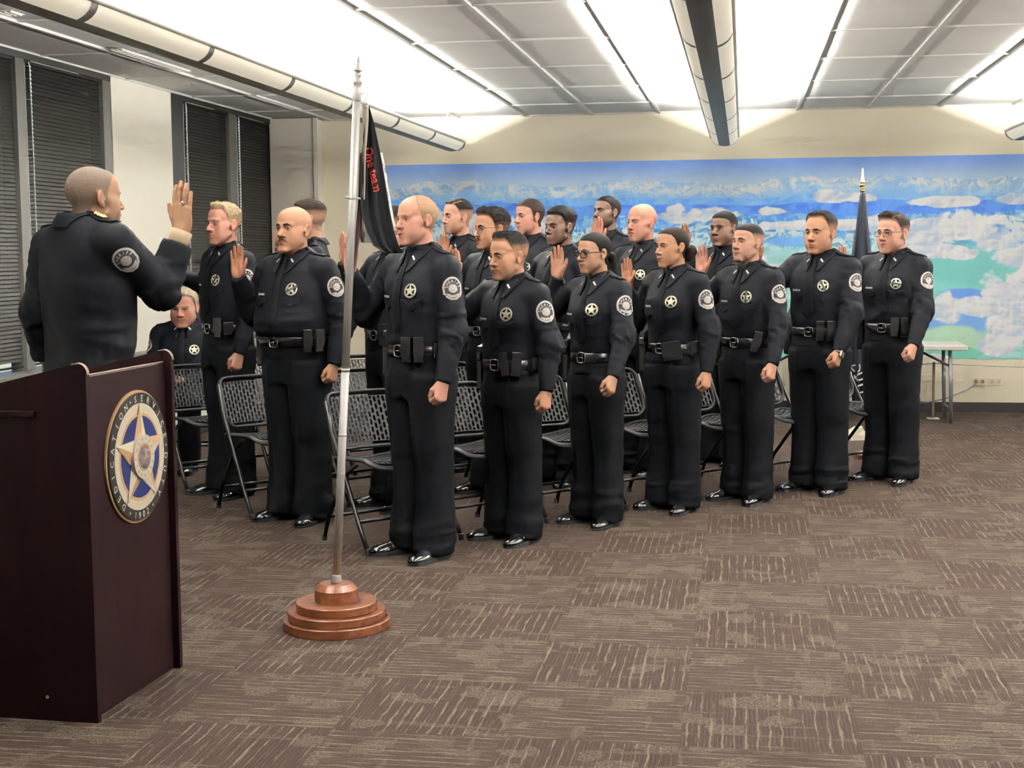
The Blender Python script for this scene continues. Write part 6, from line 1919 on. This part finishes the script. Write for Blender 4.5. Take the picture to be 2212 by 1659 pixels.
# the man giving the oath, back to the camera
g = np.array(at_depth(189, 700, 5.50)[:2]); th = math.radians(52); h = np.array([math.cos(th), math.sin(th)]); r = np.array([h[1], -h[0]])
Hs = float(at_depth(206, 359, 5.50)[2]); n3 = np.array([r[0], r[1], 0])
q = on_plane(391, 455, np.array([g[0], g[1], 0]) + n3 * .26, n3); dq = q[:2] - g
hrw = np.array([.26, float(dq @ h), float(q[2])]) - np.array([0, 0, .085]); print('sheriff', Hs, hrw)
build_person(dict(pos=tuple(g), rz=math.atan2(-h[0], h[1]), H=Hs, label='man in black dress coat with gold insignia, back to camera, swearing in the officers', skin='midbrown', coat=True, bw=1.10, bd=1.08, hr=hrw, hr_up=True,
     hr_hint=(-.15, -.35, -1), hl=(-.30, .02, .84), hs=1.03, hfwd=.035, shz=.052, pt=.20, arm=.90, yaw=-.16, pitch=.0, hr_rot=(-.05, 0, .25), cut=dict(zf=.078, side=.0007, top=.0008, dside=.78, dtop=.85, soft=.014, strand=.1), hair=(.060, .048, .038), stub=.1, hand=1.06,
     flush=.35, ring='r', pn1=(.55, -.85, .1), nopatch=-1, head=dict(neck=1.22, cheek=.06, jaw=.04, lips=.004, nosew=.2), sr=1.10, seed=3, palm=(1.1, 1.0, 1.0)))

# the seated woman behind
gs = np.array(at_depth(401, 700, 9.72)[:2]); f = math.radians(78); h = np.array([-math.cos(f) * .3, -math.sin(f)]); h /= np.linalg.norm(h)
Ht = float(at_depth(401, 622, 9.72)[2]); print('seated', gs, Ht)
Hw = 1.62; seat = .45
build_person(dict(pos=tuple(gs), rz=math.atan2(-h[0], h[1]), H=Hw, drop=Hw - Ht, sit=True, seat_z=.43, label='seated woman with short fair hair and lowered eyes, hands in her lap', skin='pink', fem=True, bw=1.12, bd=1.12, belly=.03,
     hr=(.07, .27, .60), hl=(-.06, .27, .60), hr_kind='fist', hr_hint=(.6, -.5, -.3), hl_hint=(-.6, -.5, -.3), hs=1.10, pitch=-.10, cut=dict(zf=.076, side=.008, top=.012, strand=.3, burn=-.02), hair=(.17, .135, .095), browc=(.16, .13, .08), flush=.9, stub=0,
     head=dict(jaw=.08, cheek=.10, dbl=.008, neck=1.15, eye_open=.35, lips=-.002), nopatch=2, pn1=(.9, .45, .05), ps=.95))

# ------------------------------------------------------------------ chairs: one behind each place
czr = math.atan2(-ROWC[0], ROWC[1])
anchor = on_z(795, 1200)[:2] + ROWU * CW / 2          # front feet of the chair by the flagpole
off = anchor - B['B1']
print('chair offset', off, 'along', off @ ROWU, off @ ROWC)
proto = chair_proto(); first = True
def chair(p, label):
    global first
    o = proto if first else dup(proto)
    first = False; o.location = (float(p[0]), float(p[1]), 0); o.rotation_euler = (0, 0, czr)
    tag(o, label, 'chair', 'black folding chairs in rows'); return o
offv = ROWU * float(off @ ROWU) + ROWC * float(off @ ROWC)
for k, lab in (('B1', 'black folding chair directly behind the flagpole and the sandy haired man'), ('B2', 'black folding chair behind the spiky haired officer'), ('B3', 'black folding chair behind the woman in glasses'),
               ('B4', 'black folding chair behind the woman with the hair bun'), ('B5', 'black folding chair behind the buzz cut officer'), ('B6', 'black folding chair behind the officer with the watch'), ('B7', 'black folding chair at the far end of the front row, a white sneaker beyond it'),
               ('C1', 'black folding chair left of the heavy bald officer'), ('C2', 'black folding chair whose back rises behind the chair nearest the flagpole'), ('E', 'black folding chair hidden behind the officer with round wire glasses'),
               ('G', 'black folding chair behind the frowning officer with the flat top'), ('I', 'black folding chair behind the red moustached officer'), ('J', 'black folding chair behind the broad cropped officer'),
               ('C3', 'black folding chair beside the lectern, in front of the seated woman'), ('N2', 'black folding chair of the third row seen between the bald man and the flagpole'), ('D', 'black folding chair of the third row behind the side parted officer'),
               ('F', 'black folding chair of the third row behind the officer with the brown fringe')):
    chair(B[k] + offv, lab)
c2 = B['C3'] + ROWU * PITCH_R * 2
chair(c2 + offv, 'empty black folding chair of the third row behind the officer hidden by the flag')
wc = gs + h * .10
o = dup(proto, (float(wc[0] + h[0] * .12), float(wc[1] + h[1] * .12), 0), math.atan2(-h[0], h[1])); tag(o, 'black folding chair under the seated woman', 'chair', 'black folding chairs in rows')

# ------------------------------------------------------------------ white sneaker on the carpet beyond the last chair
sp = on_z(1858, 950)
root = empty('sneaker', sp, math.radians(98)); tag(root, 'white sneaker on the carpet beyond the last folding chair', 'shoe')
M['snk'] = simple('cream_sneaker_leather', srgb(226, 222, 196), .5); M['snks'] = simple('white_rubber', srgb(236, 234, 224), .5)
mk('upper', SHV * np.array([.95, .95, .82]) + [0, 0, .006], SHQ, M['snk'], root)
k = len(SOLE); ol = np.array([(x, y * .97, 0) for x, y in SOLE]); V = np.concatenate([ol + [0, 0, .001], ol + [0, 0, .028]])
mk('sole', V, [tuple(range(k - 1, -1, -1)), tuple(range(k, 2 * k))] + [(i, (i + 1) % k, k + (i + 1) % k, k + i) for i in range(k)], M['snks'], root, smooth=False)

# ------------------------------------------------------------------ daylight outside and the picture settings
w = bpy.data.worlds.new('daylight'); SC.world = w; w.use_nodes = True
bg = w.node_tree.nodes['Background']; sk = w.node_tree.nodes.new('ShaderNodeTexSky'); sk.sky_type = 'NISHITA'; sk.sun_elevation = .7; sk.sun_rotation = 1.6; sk.sun_disc = False
w.node_tree.links.new(sk.outputs[0], bg.inputs[0]); bg.inputs[1].default_value = .28
SC.view_settings.view_transform = 'Standard'; SC.view_settings.look = 'None'; SC.view_settings.gamma = 1.0; SC.view_settings.exposure = EXPO
SC.view_settings.use_curve_mapping = False
cy = SC.cycles
cy.use_denoising = True; cy.use_adaptive_sampling = True; cy.adaptive_threshold = .16; cy.adaptive_min_samples = 22; cy.max_bounces = 6; cy.diffuse_bounces = 4; cy.glossy_bounces = 2; cy.transmission_bounces = 4; cy.transparent_max_bounces = 6
cy.sample_clamp_indirect = 6.0; cy.caustics_reflective = False; cy.caustics_refractive = False
